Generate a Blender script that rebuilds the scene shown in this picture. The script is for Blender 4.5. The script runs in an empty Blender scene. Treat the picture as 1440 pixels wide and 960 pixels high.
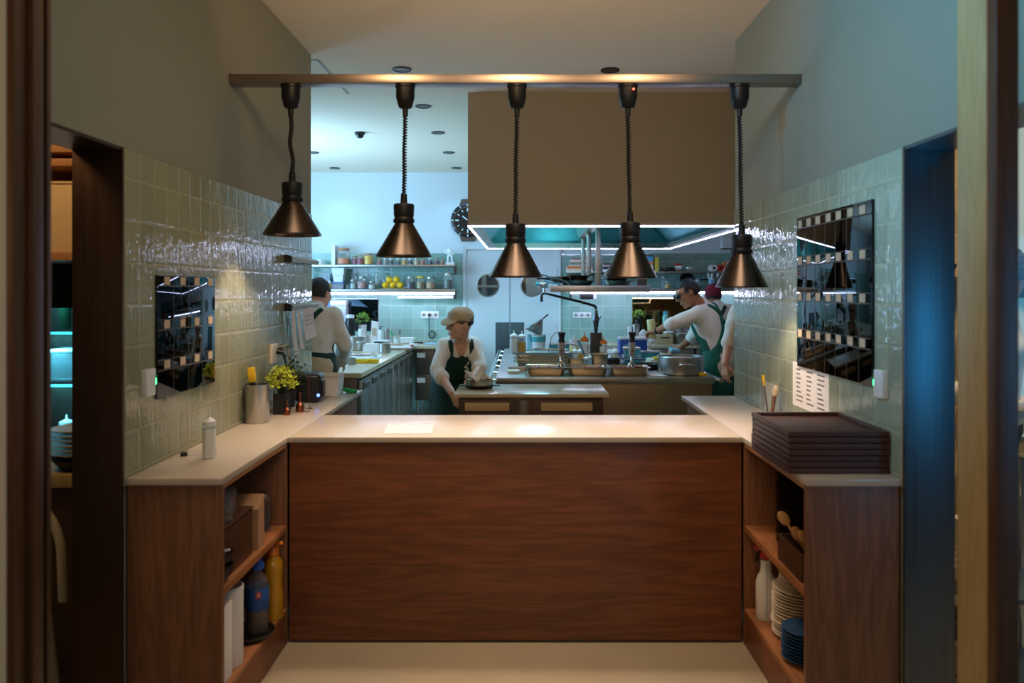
import bpy, bmesh, math, random
import numpy as np
from mathutils import Vector, Matrix, Euler
random.seed(7)
C = bpy.context.scene.collection
sc = bpy.context.scene
PI = math.pi
F, CX, CY, CZ = 1070.0, 735.0, 407.0, 1.59      # lens of the photograph in pixels, vanishing point, eye height

def at(px, py, Y):                              # point of the place at distance Y along the view axis
    return Vector(((px-CX)*Y/F, Y, CZ+(CY-py)*Y/F))
def wx(px, Y): return (px-CX)*Y/F
def wz(py, Y): return CZ+(CY-py)*Y/F

def lin(c):
    if isinstance(c, str):
        c = [int(c[i:i+2], 16)/255 for i in (0, 2, 4)]
    return tuple((v/12.92 if v <= .04045 else ((v+.055)/1.055)**2.4) for v in c[:3])

# ------------------------------------------------------------------ materials
def _new(name):
    m = bpy.data.materials.new(name); m.use_nodes = True
    nt = m.node_tree; b = nt.nodes['Principled BSDF']
    return m, nt, b
def _mixc(nt, fac, a, b, mode='MIX'):
    n = nt.nodes.new('ShaderNodeMix'); n.data_type = 'RGBA'; n.blend_type = mode
    for s, v in ((n.inputs[0], fac), (n.inputs[6], a), (n.inputs[7], b)):
        if hasattr(v, 'is_linked') or hasattr(v, 'links'): nt.links.new(v, s)
        elif isinstance(v, (tuple, list)): s.default_value = tuple(v)+(1,) if len(v) == 3 else v
        else: s.default_value = v
    return n.outputs[2]
def _math(nt, op, a, b=None, c=None):
    n = nt.nodes.new('ShaderNodeMath'); n.operation = op
    for s, v in zip(n.inputs, (a, b, c)):
        if v is None: continue
        if hasattr(v, 'links'): nt.links.new(v, s)
        else: s.default_value = v
    return n.outputs[0]
def _coord(nt, scale=(1,1,1), rot=(0,0,0), kind='Object'):
    t = nt.nodes.new('ShaderNodeTexCoord'); mp = nt.nodes.new('ShaderNodeMapping')
    mp.inputs['Scale'].default_value = scale; mp.inputs['Rotation'].default_value = rot
    nt.links.new(t.outputs[kind], mp.inputs['Vector']); return mp.outputs[0]
def _noise(nt, vec, scale, detail=3, rough=.5):
    n = nt.nodes.new('ShaderNodeTexNoise'); n.inputs['Scale'].default_value = scale
    n.inputs['Detail'].default_value = detail; n.inputs['Roughness'].default_value = rough
    nt.links.new(vec, n.inputs['Vector']); return n
def _bump(nt, b, h, strength, dist):
    n = nt.nodes.new('ShaderNodeBump'); n.inputs['Strength'].default_value = strength
    n.inputs['Distance'].default_value = dist
    nt.links.new(h, n.inputs['Height']); nt.links.new(n.outputs[0], b.inputs['Normal'])

def mk(name, col, rough=.5, metal=0, var=.12, scale=9, bump=0, bscale=60, spec=None, coat=0, trans=0, alpha=1, emit=None, es=0, sss=0, sheen=0):
    m, nt, b = _new(name); c = lin(col)
    v = _coord(nt); n = _noise(nt, v, scale)
    b.inputs['Base Color'].default_value = c+(1,)
    if var:
        col_o = _mixc(nt, n.outputs['Fac'], tuple(x*(1-var) for x in c), tuple(min(1, x*(1+var)) for x in c))
        nt.links.new(col_o, b.inputs['Base Color'])
    b.inputs['Roughness'].default_value = rough; b.inputs['Metallic'].default_value = metal
    if spec is not None: b.inputs['Specular IOR Level'].default_value = spec
    if coat: b.inputs['Coat Weight'].default_value = coat; b.inputs['Coat Roughness'].default_value = .08
    if trans: b.inputs['Transmission Weight'].default_value = trans
    if alpha < 1: b.inputs['Alpha'].default_value = alpha
    if sheen: b.inputs['Sheen Weight'].default_value = sheen
    if sss:
        b.inputs['Subsurface Weight'].default_value = sss; b.inputs['Subsurface Radius'].default_value = (.01, .004, .002)
        b.inputs['Subsurface Scale'].default_value = 1
    if bump: _bump(nt, b, _noise(nt, v, bscale, 2).outputs['Fac'], bump, .004)
    if emit is not None:
        b.inputs['Emission Color'].default_value = lin(emit)+(1,); b.inputs['Emission Strength'].default_value = es
    return m

def steel(name, col, rough=.28, axis=2, streak=.25):
    """brushed metal, brushing along one axis"""
    m, nt, b = _new(name); c = lin(col)
    s = [160, 160, 160]; s[axis] = 1.5
    n = _noise(nt, _coord(nt, tuple(s)), 1.0, 2)
    n2 = _noise(nt, _coord(nt), 2.3, 2)
    nt.links.new(_mixc(nt, n.outputs['Fac'], tuple(x*(1-streak) for x in c), tuple(min(1, x*(1+streak)) for x in c)), b.inputs['Base Color'])
    b.inputs['Metallic'].default_value = 1
    r = _math(nt, 'MULTIPLY_ADD', n2.outputs['Fac'], .16, rough-.08)
    nt.links.new(_math(nt, 'MULTIPLY_ADD', n.outputs['Fac'], .10, r), b.inputs['Roughness'])
    return m

def wood(name, dark, light, grain=0, scale=1.0, rough=.42, contrast=1.0):
    """veneer with the grain running along one axis (0 x, 1 y, 2 z)"""
    m, nt, b = _new(name); d, l = lin(dark), lin(light)
    s = [6.5*scale]*3; s[grain] = .6*scale
    v = _coord(nt, tuple(s))
    n = _noise(nt, v, 1.1, 4, .55)
    rings = _math(nt, 'FRACT', _math(nt, 'MULTIPLY', n.outputs['Fac'], 9.0))
    tri = _math(nt, 'ABSOLUTE', _math(nt, 'MULTIPLY_ADD', rings, 2, -1))
    s2 = [220.0]*3; s2[grain] = 5
    pore = _noise(nt, _coord(nt, tuple(s2)), 1, 2)
    big = _noise(nt, _coord(nt), 1.7, 2)
    f = _math(nt, 'ADD', _math(nt, 'MULTIPLY', tri, (.36*contrast)), _math(nt, 'MULTIPLY', pore.outputs['Fac'], .42))
    f = _math(nt, 'ADD', f, _math(nt, 'MULTIPLY_ADD', big.outputs['Fac'], .5, -.2))
    nt.links.new(_mixc(nt, f, d, l), b.inputs['Base Color'])
    b.inputs['Roughness'].default_value = rough
    _bump(nt, b, pore.outputs['Fac'], .12, .002)
    return m

def tile(name, col, ua, va, uw, vh, grout, rough=.045, wave=1.0, var=.16, u0=0., v0=0.):
    """glazed hand-made tile; ua, va: axes of the wall plane"""
    m, nt, b = _new(name); c = lin(col)
    t = nt.nodes.new('ShaderNodeTexCoord'); sx = nt.nodes.new('ShaderNodeSeparateXYZ')
    nt.links.new(t.outputs['Object'], sx.inputs[0])
    u = _math(nt, 'DIVIDE', _math(nt, 'SUBTRACT', sx.outputs[ua], u0), uw); v = _math(nt, 'DIVIDE', _math(nt, 'SUBTRACT', sx.outputs[va], v0), vh)
    fu, fv = _math(nt, 'FRACT', u), _math(nt, 'FRACT', v)
    iu, iv = _math(nt, 'FLOOR', u), _math(nt, 'FLOOR', v)
    cb = nt.nodes.new('ShaderNodeCombineXYZ'); nt.links.new(iu, cb.inputs[0]); nt.links.new(iv, cb.inputs[1])
    wn = nt.nodes.new('ShaderNodeTexWhiteNoise'); wn.noise_dimensions = '3D'; nt.links.new(cb.outputs[0], wn.inputs['Vector'])
    sr = nt.nodes.new('ShaderNodeSeparateXYZ'); nt.links.new(wn.outputs['Color'], sr.inputs[0])
    # joint mask
    eu = _math(nt, 'MULTIPLY', _math(nt, 'MINIMUM', fu, _math(nt, 'SUBTRACT', 1, fu)), uw)
    ev = _math(nt, 'MULTIPLY', _math(nt, 'MINIMUM', fv, _math(nt, 'SUBTRACT', 1, fv)), vh)
    e = _math(nt, 'MINIMUM', eu, ev)
    ms = nt.nodes.new('ShaderNodeMapRange'); ms.inputs[1].default_value = .0010; ms.inputs[2].default_value = .0022
    nt.links.new(e, ms.inputs[0])
    edge = nt.nodes.new('ShaderNodeMapRange'); edge.inputs[1].default_value = .001; edge.inputs[2].default_value = .012
    edge.interpolation_type = 'SMOOTHSTEP'; nt.links.new(e, edge.inputs[0])
    nz = _noise(nt, _coord(nt), 22, 2, .5); nz2 = _noise(nt, _coord(nt), 70, 2, .5); nz3 = _noise(nt, _coord(nt, (48, 48, 7)), 1, 2, .5); cl = _noise(nt, _coord(nt), 7, 4, .6)
    f = _math(nt, 'ADD', _math(nt, 'MULTIPLY', sr.outputs[0], .55), _math(nt, 'MULTIPLY', cl.outputs['Fac'], .45))
    base = _mixc(nt, f, tuple(x*(1-var*1.6) for x in c), tuple(min(1, x*(1+var)) for x in c))
    nt.links.new(_mixc(nt, ms.outputs[0], lin(grout), base), b.inputs['Base Color'])
    nt.links.new(_math(nt, 'MULTIPLY_ADD', ms.outputs[0], rough-.7, .7), b.inputs['Roughness'])
    tilt = _math(nt, 'ADD', _math(nt, 'MULTIPLY', _math(nt, 'SUBTRACT', sr.outputs[1], .5), fu), _math(nt, 'MULTIPLY', _math(nt, 'SUBTRACT', sr.outputs[2], .5), fv))
    h = _math(nt, 'ADD', _math(nt, 'MULTIPLY', tilt, .3), _math(nt, 'MULTIPLY', nz.outputs['Fac'], .52*wave))
    h = _math(nt, 'ADD', h, _math(nt, 'MULTIPLY', nz2.outputs['Fac'], .10*wave)); h = _math(nt, 'ADD', h, _math(nt, 'MULTIPLY', nz3.outputs['Fac'], .33*wave))
    h = _math(nt, 'ADD', h, _math(nt, 'MULTIPLY', edge.outputs[0], .16))
    _bump(nt, b, h, 1.0, .0045*wave)
    b.inputs['Specular IOR Level'].default_value = .6
    return m

def glass(name, tint='ffffff', rough=.03, refl=.55, clear=.95):
    """thin clear glass or plastic: mostly see-through with a fresnel gloss"""
    m = bpy.data.materials.new(name); m.use_nodes = True; nt = m.node_tree
    nt.nodes.remove(nt.nodes['Principled BSDF']); out = nt.nodes['Material Output']
    tr = nt.nodes.new('ShaderNodeBsdfTransparent'); tr.inputs[0].default_value = lin(tint)+(1,)
    gl = nt.nodes.new('ShaderNodeBsdfGlossy'); gl.inputs['Roughness'].default_value = rough
    df = nt.nodes.new('ShaderNodeBsdfDiffuse'); df.inputs[0].default_value = lin(tint)+(1,)
    lw = nt.nodes.new('ShaderNodeLayerWeight'); lw.inputs[0].default_value = .2
    n = _noise(nt, _coord(nt), 14, 2)
    f = _math(nt, 'MULTIPLY', lw.outputs['Fresnel'], _math(nt, 'MULTIPLY_ADD', n.outputs['Fac'], .2, refl-.1))
    m1 = nt.nodes.new('ShaderNodeMixShader'); m1.inputs[0].default_value = 1-clear
    nt.links.new(tr.outputs[0], m1.inputs[1]); nt.links.new(df.outputs[0], m1.inputs[2])
    m2 = nt.nodes.new('ShaderNodeMixShader'); nt.links.new(f, m2.inputs[0])
    nt.links.new(m1.outputs[0], m2.inputs[1]); nt.links.new(gl.outputs[0], m2.inputs[2])
    nt.links.new(m2.outputs[0], out.inputs[0]); return m

def lamp_mat(name, col, strength):
    m = bpy.data.materials.new(name); m.use_nodes = True; nt = m.node_tree
    b = nt.nodes['Principled BSDF']; b.inputs['Base Color'].default_value = (.8,.8,.8,1)
    b.inputs['Emission Color'].default_value = lin(col)+(1,); b.inputs['Emission Strength'].default_value = strength
    return m

# ------------------------------------------------------------------ mesh builder
class MB:
    def __init__(s): s.bm = bmesh.new()
    def box(s, c, d, bev=0, rot=None, seg=2):
        M = Matrix.Translation(Vector(c))
        if rot is not None: M = M @ (Euler(rot).to_matrix().to_4x4() if not isinstance(rot, (int, float)) else Matrix.Rotation(rot, 4, 'Z'))
        M = M @ Matrix.Diagonal((d[0], d[1], d[2], 1))
        r = bmesh.ops.create_cube(s.bm, size=1, matrix=M)
        if bev:
            es = list({e for v in r['verts'] for e in v.link_edges})
            bmesh.ops.bevel(s.bm, geom=es, offset=min(bev, min(d)*.45), segments=seg, profile=.6, affect='EDGES')
        return s
    def b2(s, x0, x1, y0, y1, z0, z1, bev=0):
        return s.box(((x0+x1)/2, (y0+y1)/2, (z0+z1)/2), (abs(x1-x0), abs(y1-y0), abs(z1-z0)), bev)
    def raw(s, vs, fs):
        v = [s.bm.verts.new(p) for p in vs]
        for f in fs:
            try: s.bm.faces.new([v[i] for i in f])
            except ValueError: pass
        return s
    def lathe(s, prof, c=(0,0,0), n=28, M=None, cap=True, sx=1, sy=1):
        c = Vector(c); M = M or Matrix.Identity(4); rings = []
        for r, z in prof:
            if r < 1e-6: rings.append([s.bm.verts.new(c + M @ Vector((0, 0, z)))])
            else: rings.append([s.bm.verts.new(c + M @ Vector((r*sx*math.cos(2*PI*k/n), r*sy*math.sin(2*PI*k/n), z))) for k in range(n)])
        for a, b in zip(rings, rings[1:]):
            for k in range(n):
                k2 = (k+1) % n
                if len(a) == 1 and len(b) == 1: continue
                if len(a) == 1: s.bm.faces.new((a[0], b[k2], b[k]))
                elif len(b) == 1: s.bm.faces.new((a[k], a[k2], b[0]))
                else: s.bm.faces.new((a[k], a[k2], b[k2], b[k]))
        if cap:
            if len(rings[0]) > 1: s.bm.faces.new(rings[0][::-1])
            if len(rings[-1]) > 1: s.bm.faces.new(rings[-1])
        return s
    def cyl(s, p0, p1, r0, r1=None, n=20, cap=True):
        p0, p1 = Vector(p0), Vector(p1); d = p1-p0; L = d.length
        M = d.to_track_quat('Z', 'Y').to_matrix().to_4x4()
        return s.lathe([(r0, 0), (r0 if r1 is None else r1, L)], p0, n, M, cap)
    def tube(s, pts, r, n=8, closed=False):
        pts = [Vector(p) for p in pts]; rings = []; N = len(pts)
        up = Vector((0, 0, 1)); prev = None
        for i, p in enumerate(pts):
            a = pts[i-1] if (i or closed) else p; b = pts[(i+1) % N] if (i < N-1 or closed) else p
            t = (b-a).normalized()
            if prev is None:
                x = t.cross(up if abs(t.z) < .9 else Vector((1, 0, 0))).normalized()
            else: x = (prev - t*prev.dot(t)).normalized()
            prev = x; y = t.cross(x); rr = r[i] if isinstance(r, (list, tuple)) else r
            rings.append([s.bm.verts.new(p + (x*math.cos(2*PI*k/n) + y*math.sin(2*PI*k/n))*rr) for k in range(n)])
        for i in range(N if closed else N-1):
            a, b = rings[i], rings[(i+1) % N]
            for k in range(n): s.bm.faces.new((a[k], a[(k+1) % n], b[(k+1) % n], b[k]))
        if not closed: s.bm.faces.new(rings[0][::-1]); s.bm.faces.new(rings[-1])
        return s
    def ell(s, c, rad, nu=20, nv=12, rot=None):
        M = Matrix.Translation(Vector(c))
        if rot is not None: M = M @ Euler(rot).to_matrix().to_4x4()
        M = M @ Matrix.Diagonal((rad[0], rad[1], rad[2], 1))
        bmesh.ops.create_uvsphere(s.bm, u_segments=nu, v_segments=nv, radius=1, matrix=M); return s
    def prism(s, poly, ax, a0, a1):
        """poly in the two other axes (cyclic order), extruded along axis ax"""
        def P(u, v, w):
            return {0: (w, u, v), 1: (u, w, v), 2: (u, v, w)}[ax]
        n = len(poly)
        A = [s.bm.verts.new(P(u, v, a0)) for u, v in poly]; B = [s.bm.verts.new(P(u, v, a1)) for u, v in poly]
        s.bm.faces.new(A[::-1]); s.bm.faces.new(B)
        for i in range(n): s.bm.faces.new((A[i], A[(i+1) % n], B[(i+1) % n], B[i]))
        return s
    def build(s, name, mat, parent=None, angle=38, loc=None, rot=None):
        bmesh.ops.recalc_face_normals(s.bm, faces=s.bm.faces)
        me = bpy.data.meshes.new(name); s.bm.to_mesh(me); s.bm.free()
        for p in me.polygons: p.use_smooth = True
        me.set_sharp_from_angle(angle=math.radians(angle))
        me.materials.append(mat)
        o = bpy.data.objects.new(name, me); C.objects.link(o)
        if parent is not None: o.parent = parent
        if loc is not None: o.location = loc
        if rot is not None: o.rotation_euler = rot
        return o

def tag(o, label=None, cat=None, group=None, kind=None):
    if label: o['label'] = label
    if cat: o['category'] = cat
    if group: o['group'] = group
    if kind: o['kind'] = kind
    return o
def thing(name, label, cat, loc=(0,0,0), rz=0, group=None):
    o = bpy.data.objects.new(name, None); C.objects.link(o); o.empty_display_size = .05
    o.location = loc; o.rotation_euler = (0, 0, rz) if isinstance(rz, (int, float)) else rz
    return tag(o, label, cat, group)
def struct(o, label=None):
    o['kind'] = 'structure'
    if label: o['label'] = label
    return o
KIDS = {}
def copy_tree(o, loc, label=None, rz=None, group=None):
    kids = list(o.children)
    c = o.copy(); C.objects.link(c); c.location = loc
    if rz is not None: c.rotation_euler = (0, 0, rz)
    if label: c['label'] = label
    if group: c['group'] = group
    for k in kids:
        d = k.copy(); C.objects.link(d); d.parent = c
        for g in k.children:
            e = g.copy(); C.objects.link(e); e.parent = d
    return c
# ------------------------------------------------------------------ palette
M = {}
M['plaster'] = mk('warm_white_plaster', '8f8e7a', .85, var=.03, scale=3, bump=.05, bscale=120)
M['ceiling'] = mk('ceiling_paint', 'e6dac2', .9, var=.02, scale=2)
M['kitchen_plaster'] = mk('kitchen_wall_paint', 'd5dcdc', .8, var=.02, scale=2)
M['hood_paint'] = mk('hood_cladding_paint', '9c9586', .75, var=.03, scale=3)
M['tile_left'] = tile('zellige_tile_left', '9a9d80', 1, 2, .105, .149, 'b9b08c', wave=1.2, u0=2.665, v0=.045)
M['tile_right'] = tile('zellige_tile_right', 'a2ab93', 1, 2, .105, .149, 'b9b48f', wave=1.2, u0=2.653, v0=.045)
M['tile_back'] = tile('zellige_tile_back', '90b5a8', 0, 2, .148, .148, 'c5cdbf', wave=.5, u0=-.86, v0=.93)
M['tile_side'] = tile('brown_tile', 'b69a68', 1, 2, .148, .148, 'd9c58f', wave=.4)
M['floor'] = mk('resin_floor', 'a3967e', .45, var=.08, scale=5, bump=.03, bscale=90)
M['quartz'] = mk('beige_quartz', 'c2b5a2', .23, var=.10, scale=320, spec=.55)
M['quartz_kitchen'] = mk('kitchen_worktop', 'cdbb9b', .18, var=.08, scale=200)
M['oak_x'] = wood('oak_veneer_across', '55301d', '955a38', 0, 1.0)
M['oak_z'] = wood('oak_veneer_upright', '5f3c28', '9c6a48', 2, 1.3)
M['oak_y'] = wood('oak_shelf', '7d4c2b', 'b57a4c', 1, 1.6)
M['oak_edge'] = wood('oak_edge_band', 'a06a40', 'c08a58', 1, 2)
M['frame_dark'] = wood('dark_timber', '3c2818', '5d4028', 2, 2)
M['frame_light'] = wood('pale_timber', 'a08a5a', 'c8b078', 2, 2)
M['jamb_brown'] = steel('bronzed_steel_jamb', '604a3e', .3, 2)
M['jamb_blue'] = steel('dark_steel_jamb', '6a727a', .3, 2)
M['steel'] = steel('brushed_steel', 'b9b6b0', .28, 0)
M['steel_v'] = steel('brushed_steel_upright', 'b4b2ad', .3, 2)
M['steel_door'] = steel('fridge_door_steel', '9aa19c', .3, 2, .12)
M['steel_dark'] = steel('dark_steel', '6f6a64', .35, 0)
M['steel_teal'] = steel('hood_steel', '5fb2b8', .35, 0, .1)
M['chrome'] = mk('chrome', 'c8c8c8', .1, 1, var=.03)
M['black'] = mk('black_plastic', '121214', .35, var=.2)
M['black_matt'] = mk('black_matt', '0e0e10', .7, var=.2)
M['iron'] = mk('black_iron', '1c1a19', .45, .4, var=.2)
M['bronze'] = steel('brushed_bronze', '4a423c', .24, 2, .12)
M['copper'] = mk('copper', '8a5036', .3, 1, var=.08)
M['white'] = mk('white_plastic', 'e4e6e4', .35, var=.03)
M['paper'] = mk('white_paper', 'ebe6e0', .9, var=.03, scale=30)
M['card'] = mk('kraft_card', 'a8805a', .85, var=.08)
M['cream'] = mk('cream_ceramic', 'd8cdb6', .25, var=.05)
M['blue_plate'] = mk('blue_glaze', '2b567f', .2, var=.12)
M['led'] = lamp_mat('led_strip', 'cfd4ff', 28)
M['led_soft'] = lamp_mat('led_strip_soft', 'c2d8ff', .8)
M['led_green'] = lamp_mat('green_indicator', '20ff90', 3)
M['led_blue'] = lamp_mat('blue_indicator', '2060ff', 4)
M['led_red'] = lamp_mat('red_indicator', 'ff3018', 3)
M['warm_bulb'] = lamp_mat('warm_bulb', 'ffc98a', 6)
M['glass'] = glass('clear_glass')
M['pane'] = glass('window_pane', 'f2f8f8', .01, .7, .97)
M['plastic_clear'] = glass('cloudy_plastic', 'e6ecee', .2, .35, .78)
M['teal_plastic'] = mk('teal_plastic', '3f9aa3', .4)
M['blue_plastic'] = mk('blue_plastic', '1f55b0', .4)
M['yellow'] = mk('yellow_plastic', 'e8b81c', .4)
M['orange'] = mk('orange_plastic', 'e07a22', .4)
M['red'] = mk('red_plastic', 'c02a22', .4)
M['maroon'] = mk('maroon_knit', '7a1c30', .95, bump=.5, bscale=220)
M['green_leaf'] = mk('leaf_green', '6f9a2a', .6, var=.35, scale=30)
M['lime_leaf'] = mk('leaf_lime', 'a8b426', .6, var=.35, scale=30)
M['dark_leaf'] = mk('leaf_dark', '2c3f1d', .6, var=.3, scale=30)
M['green_cloth'] = mk('green_cloth', '1f9a58', .9, var=.15, bump=.3, bscale=200)
M['yellow_cloth'] = mk('yellow_cloth', 'e6c01c', .9, var=.12, bump=.4, bscale=160)

# ------------------------------------------------------------------ the room
HC = 3.143
XL, XR = -1.40, 1.329
YL0, YL1 = 2.665, 5.03
YR0, YR1 = 2.653, 4.756
ZL = 2.088
struct(MB().b2(-4.6, 4.6, -3.0, 12.2, -.12, 0).build('floor', M['floor']), 'beige resin floor')
struct(MB().b2(-4.6, 4.6, -3.0, 12.2, HC, HC+.12).build('ceiling', M['ceiling']), 'white painted ceiling')
# side walls of the pass, each with a doorway in front of it
def side_wall(name, x, dx, y0, y1, tmat, lab):
    w = MB(); xa, xb = (x-dx, x) if dx > 0 else (x, x-dx)
    w.b2(xa, xb, y0, y1, 0, HC); w.b2(xa, xb, 1.72, y0, ZL, HC)
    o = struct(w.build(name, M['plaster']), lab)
    s = 1 if dx > 0 else -1
    MB().b2(x-s*.001, x+s*.007, y0+.001, y1, .90, ZL-.004, .0015).build('tile_cladding', tmat, o)
    return o
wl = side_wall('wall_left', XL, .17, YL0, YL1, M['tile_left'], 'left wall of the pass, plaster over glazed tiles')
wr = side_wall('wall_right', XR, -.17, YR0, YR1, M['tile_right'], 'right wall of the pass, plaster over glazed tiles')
# metal linings of the two doorways (jamb facing the camera and head)
t = MB(); t.b2(XL-.172, XL+.004, YL0-.012, YL0-.001, 0, ZL, .002); t.b2(XL-.172, XL+.001, 1.73, YL0-.012, ZL-.012, ZL-.001)
struct(t.build('trim_1', M['jamb_brown']), 'bronzed metal lining of the left doorway')
t = MB(); t.b2(XR-.004, XR+.172, YR0-.012, YR0-.001, 0, ZL, .002); t.b2(XR-.001, XR+.172, 1.73, YR0-.012, ZL-.012, ZL-.001)
struct(t.build('trim_2', M['jamb_blue']), 'dark metal lining of the right doorway')
# kitchen walls
YB = 10.1
b = MB()
b.b2(-4.6, -.79, YB, YB+.2, 0, HC); b.b2(.505, 4.6, YB, YB+.2, 0, HC); b.b2(-.79, .505, YB, YB+.2, 2.165, HC)
wb = struct(b.build('wall_back', M['kitchen_plaster']), 'far kitchen wall, painted above pale tiles')
tb = MB(); tb.b2(-4.5, -.80, YB-.008, YB+.001, 0, 2.07); tb.b2(.515, 4.5, YB-.008, YB+.001, 0, 2.07)
tb.build('tile_cladding', M['tile_back'], wb)
struct(MB().b2(-4.6, -4.4, 5.03, YB, 0, HC).build('wall_kitchen_left', M['kitchen_plaster']), 'left kitchen wall')
struct(MB().b2(4.4, 4.6, 4.76, YB, 0, HC).build('wall_kitchen_right', M['kitchen_plaster']), 'right kitchen wall')
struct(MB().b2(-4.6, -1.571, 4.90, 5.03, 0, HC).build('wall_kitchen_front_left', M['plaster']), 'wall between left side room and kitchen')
struct(MB().b2(1.501, 4.6, 4.63, 4.756, 0, HC).build('wall_kitchen_front_right', M['tile_side']), 'wall between right side room and kitchen')
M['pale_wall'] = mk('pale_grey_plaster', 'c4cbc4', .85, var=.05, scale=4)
# glazed partition the camera looks through
p = MB()
p.b2(-1.085, -1.069, 1.60, 1.72, 0, 2.46, .002)
p.b2(-1.069, -1.054, 1.64, 1.675, 0, 2.40, .003); p.b2(-1.069, -1.062, 1.70, 1.715, 0, 2.4, .002)
struct(p.build('trim_3', M['frame_dark']), 'dark timber jamb, close on the left')
struct(MB().b2(.989, 1.036, 1.588, 1.6195, 0, 2.46, .003).build('trim_post_shade', M['frame_dark']), 'dark strip added for the shaded front of the pale post')  # dark timber stands in for shade on the post's front face
p = MB(); p.b2(.987, 1.034, 1.62, 1.73, 0, 2.46, .004)
struct(p.build('trim_4', M['frame_light']), 'pale timber post, close on the right')
struct(MB().b2(-1.135, 2.4, 1.60, 1.72, 2.461, 2.56, .004).build('trim_5', M['frame_light']), 'timber head over the opening')
struct(MB().b2(-4.6, -1.0855, 1.598, 1.70, 0, HC).build('wall_partition', M['pale_wall']), 'pale wall left of the timber jamb')
struct(MB().b2(1.035, 2.4, 1.655, 1.665, .02, 2.46).build('window_1', M['pane']), 'glass side panel right of the pale post')

# ------------------------------------------------------------------ back double door
YD = YB-.012
t = MB(); x0, x1, zt = -.79, .505, 2.165
t.b2(x0, x0+.045, YB-.03, YB+.06, 0, zt, .003); t.b2(x1-.045, x1, YB-.03, YB+.06, 0, zt, .003); t.b2(x0+.045, x1-.045, YB-.03, YB+.06, zt-.045, zt, .003)
M['door'] = mk('pale_door_paint', 'd3dbdc', .55, var=.02, scale=2)
struct(t.build('trim_6', M['door']), 'pale frame of the double door')
M['porthole'] = mk('dark_glass', '2a2119', .25, .0, var=.6, scale=7, spec=.25)
def leaf(n, xa, xb, side):
    xc = wx(686, YB) if side < 0 else wx(748, YB); zc = wz(401, YB); r = .152
    # leaf with a round hole: outer rectangle bridged to a circle
    N = 40; bm = MB(); ya, yb = YB-.015, YB+.025
    def rect_pt(a):
        dx, dz = math.cos(a), math.sin(a)
        tx = ((xb if dx > 0 else xa)-xc)/dx if abs(dx) > 1e-6 else 1e9; tz = ((2.115 if dz > 0 else .008)-zc)/dz if abs(dz) > 1e-6 else 1e9
        k = min(tx, tz); return (xc+dx*k, zc+dz*k)
    angs = sorted([2*PI*k/N for k in range(N)] + [math.atan2(z-zc, x-xc) % (2*PI) for x in (xa, xb) for z in (.008, 2.115)])
    K = len(angs); vs = []
    for y in (ya, yb):
        vs += [(xc+r*math.cos(a), y, zc+r*math.sin(a)) for a in angs]; vs += [(q[0], y, q[1]) for q in map(rect_pt, angs)]
    fs = []
    for k in range(K):
        k2 = (k+1) % K
        fs += [(k, k2, K+k2, K+k), (2*K+k, 2*K+k2, 3*K+k2, 3*K+k), (k, k2, 2*K+k2, 2*K+k), (K+k, K+k2, 3*K+k2, 3*K+k)]
    o = struct(bm.raw(vs, fs).build(f'door_{n}', M['door'], angle=25), 'pale door leaf with a round window, ' + ('left one' if side < 0 else 'right one'))
    My = Matrix.Rotation(PI/2, 4, 'X')
    MB().lathe([(r+.004, 0), (r+.004, .004), (r-.014, .008), (r-.014, 0)], (xc, ya+.002, zc), 40, My, cap=False).build('porthole_ring', M['steel'], o)
    MB().lathe([(r-.002, 0), (r-.002, .006)], (xc, YB+.008, zc), 40, My).build('porthole_glass', M['pane'], o)
    xs = (-.36, -.177) if side < 0 else (-.163, .02)
    MB().b2(xs[0], xs[1], ya-.003, ya, .55, wz(453, YB), .001).build('push_plate', M['plate_grey'], o)
    for z in (.3, 1.0, 1.75): MB().cyl((xa-.004 if side < 0 else xb+.004, ya-.004, z), (xa-.004 if side < 0 else xb+.004, ya-.004, z+.14), .007, n=10).build('hinge', M['steel_dark'], o)
M['plate_grey'] = mk('grey_push_plate', '4c5a5c', .4, .3, var=.06)
M['corridor'] = mk('brown_corridor_paint', '6b543c', .8, var=.1)
struct(MB().b2(-2.2, 2.2, 12.0, 12.18, 0, HC).build('wall_corridor', M['corridor']), 'brown wall of the corridor beyond the double door')
o = thing('coat_rail', 'pale post and rail in the corridor, seen through left round window', 'rail', (wx(680, 11), 11.0, 0))
MB().b2(-.03, .03, 0, .05, 0, 2.2, .003).build('post', M['door'], o); MB().cyl((-.3, -.02, wz(403, 11)), (.22, -.02, wz(403, 11)), .018, n=12).build('rail', M['door'], o); MB().b2(.06, .13, .02, .05, 0, 2.2, .003).build('dark_post', M['iron'], o)
o = thing('corridor_panel', 'pale panel in the corridor, seen through right round window', 'panel', (.35, 11.2, 0)); MB().b2(-.30, .4, 0, .04, .02, 2.3, .004).build('board', M['door'], o); MB().b2(-.30, .4, -.006, -.001, 0, .12).build('kick_strip', M['iron'], o)
leaf(1, -.744, -.174, -1); leaf(2, -.166, .458, 1)

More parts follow.
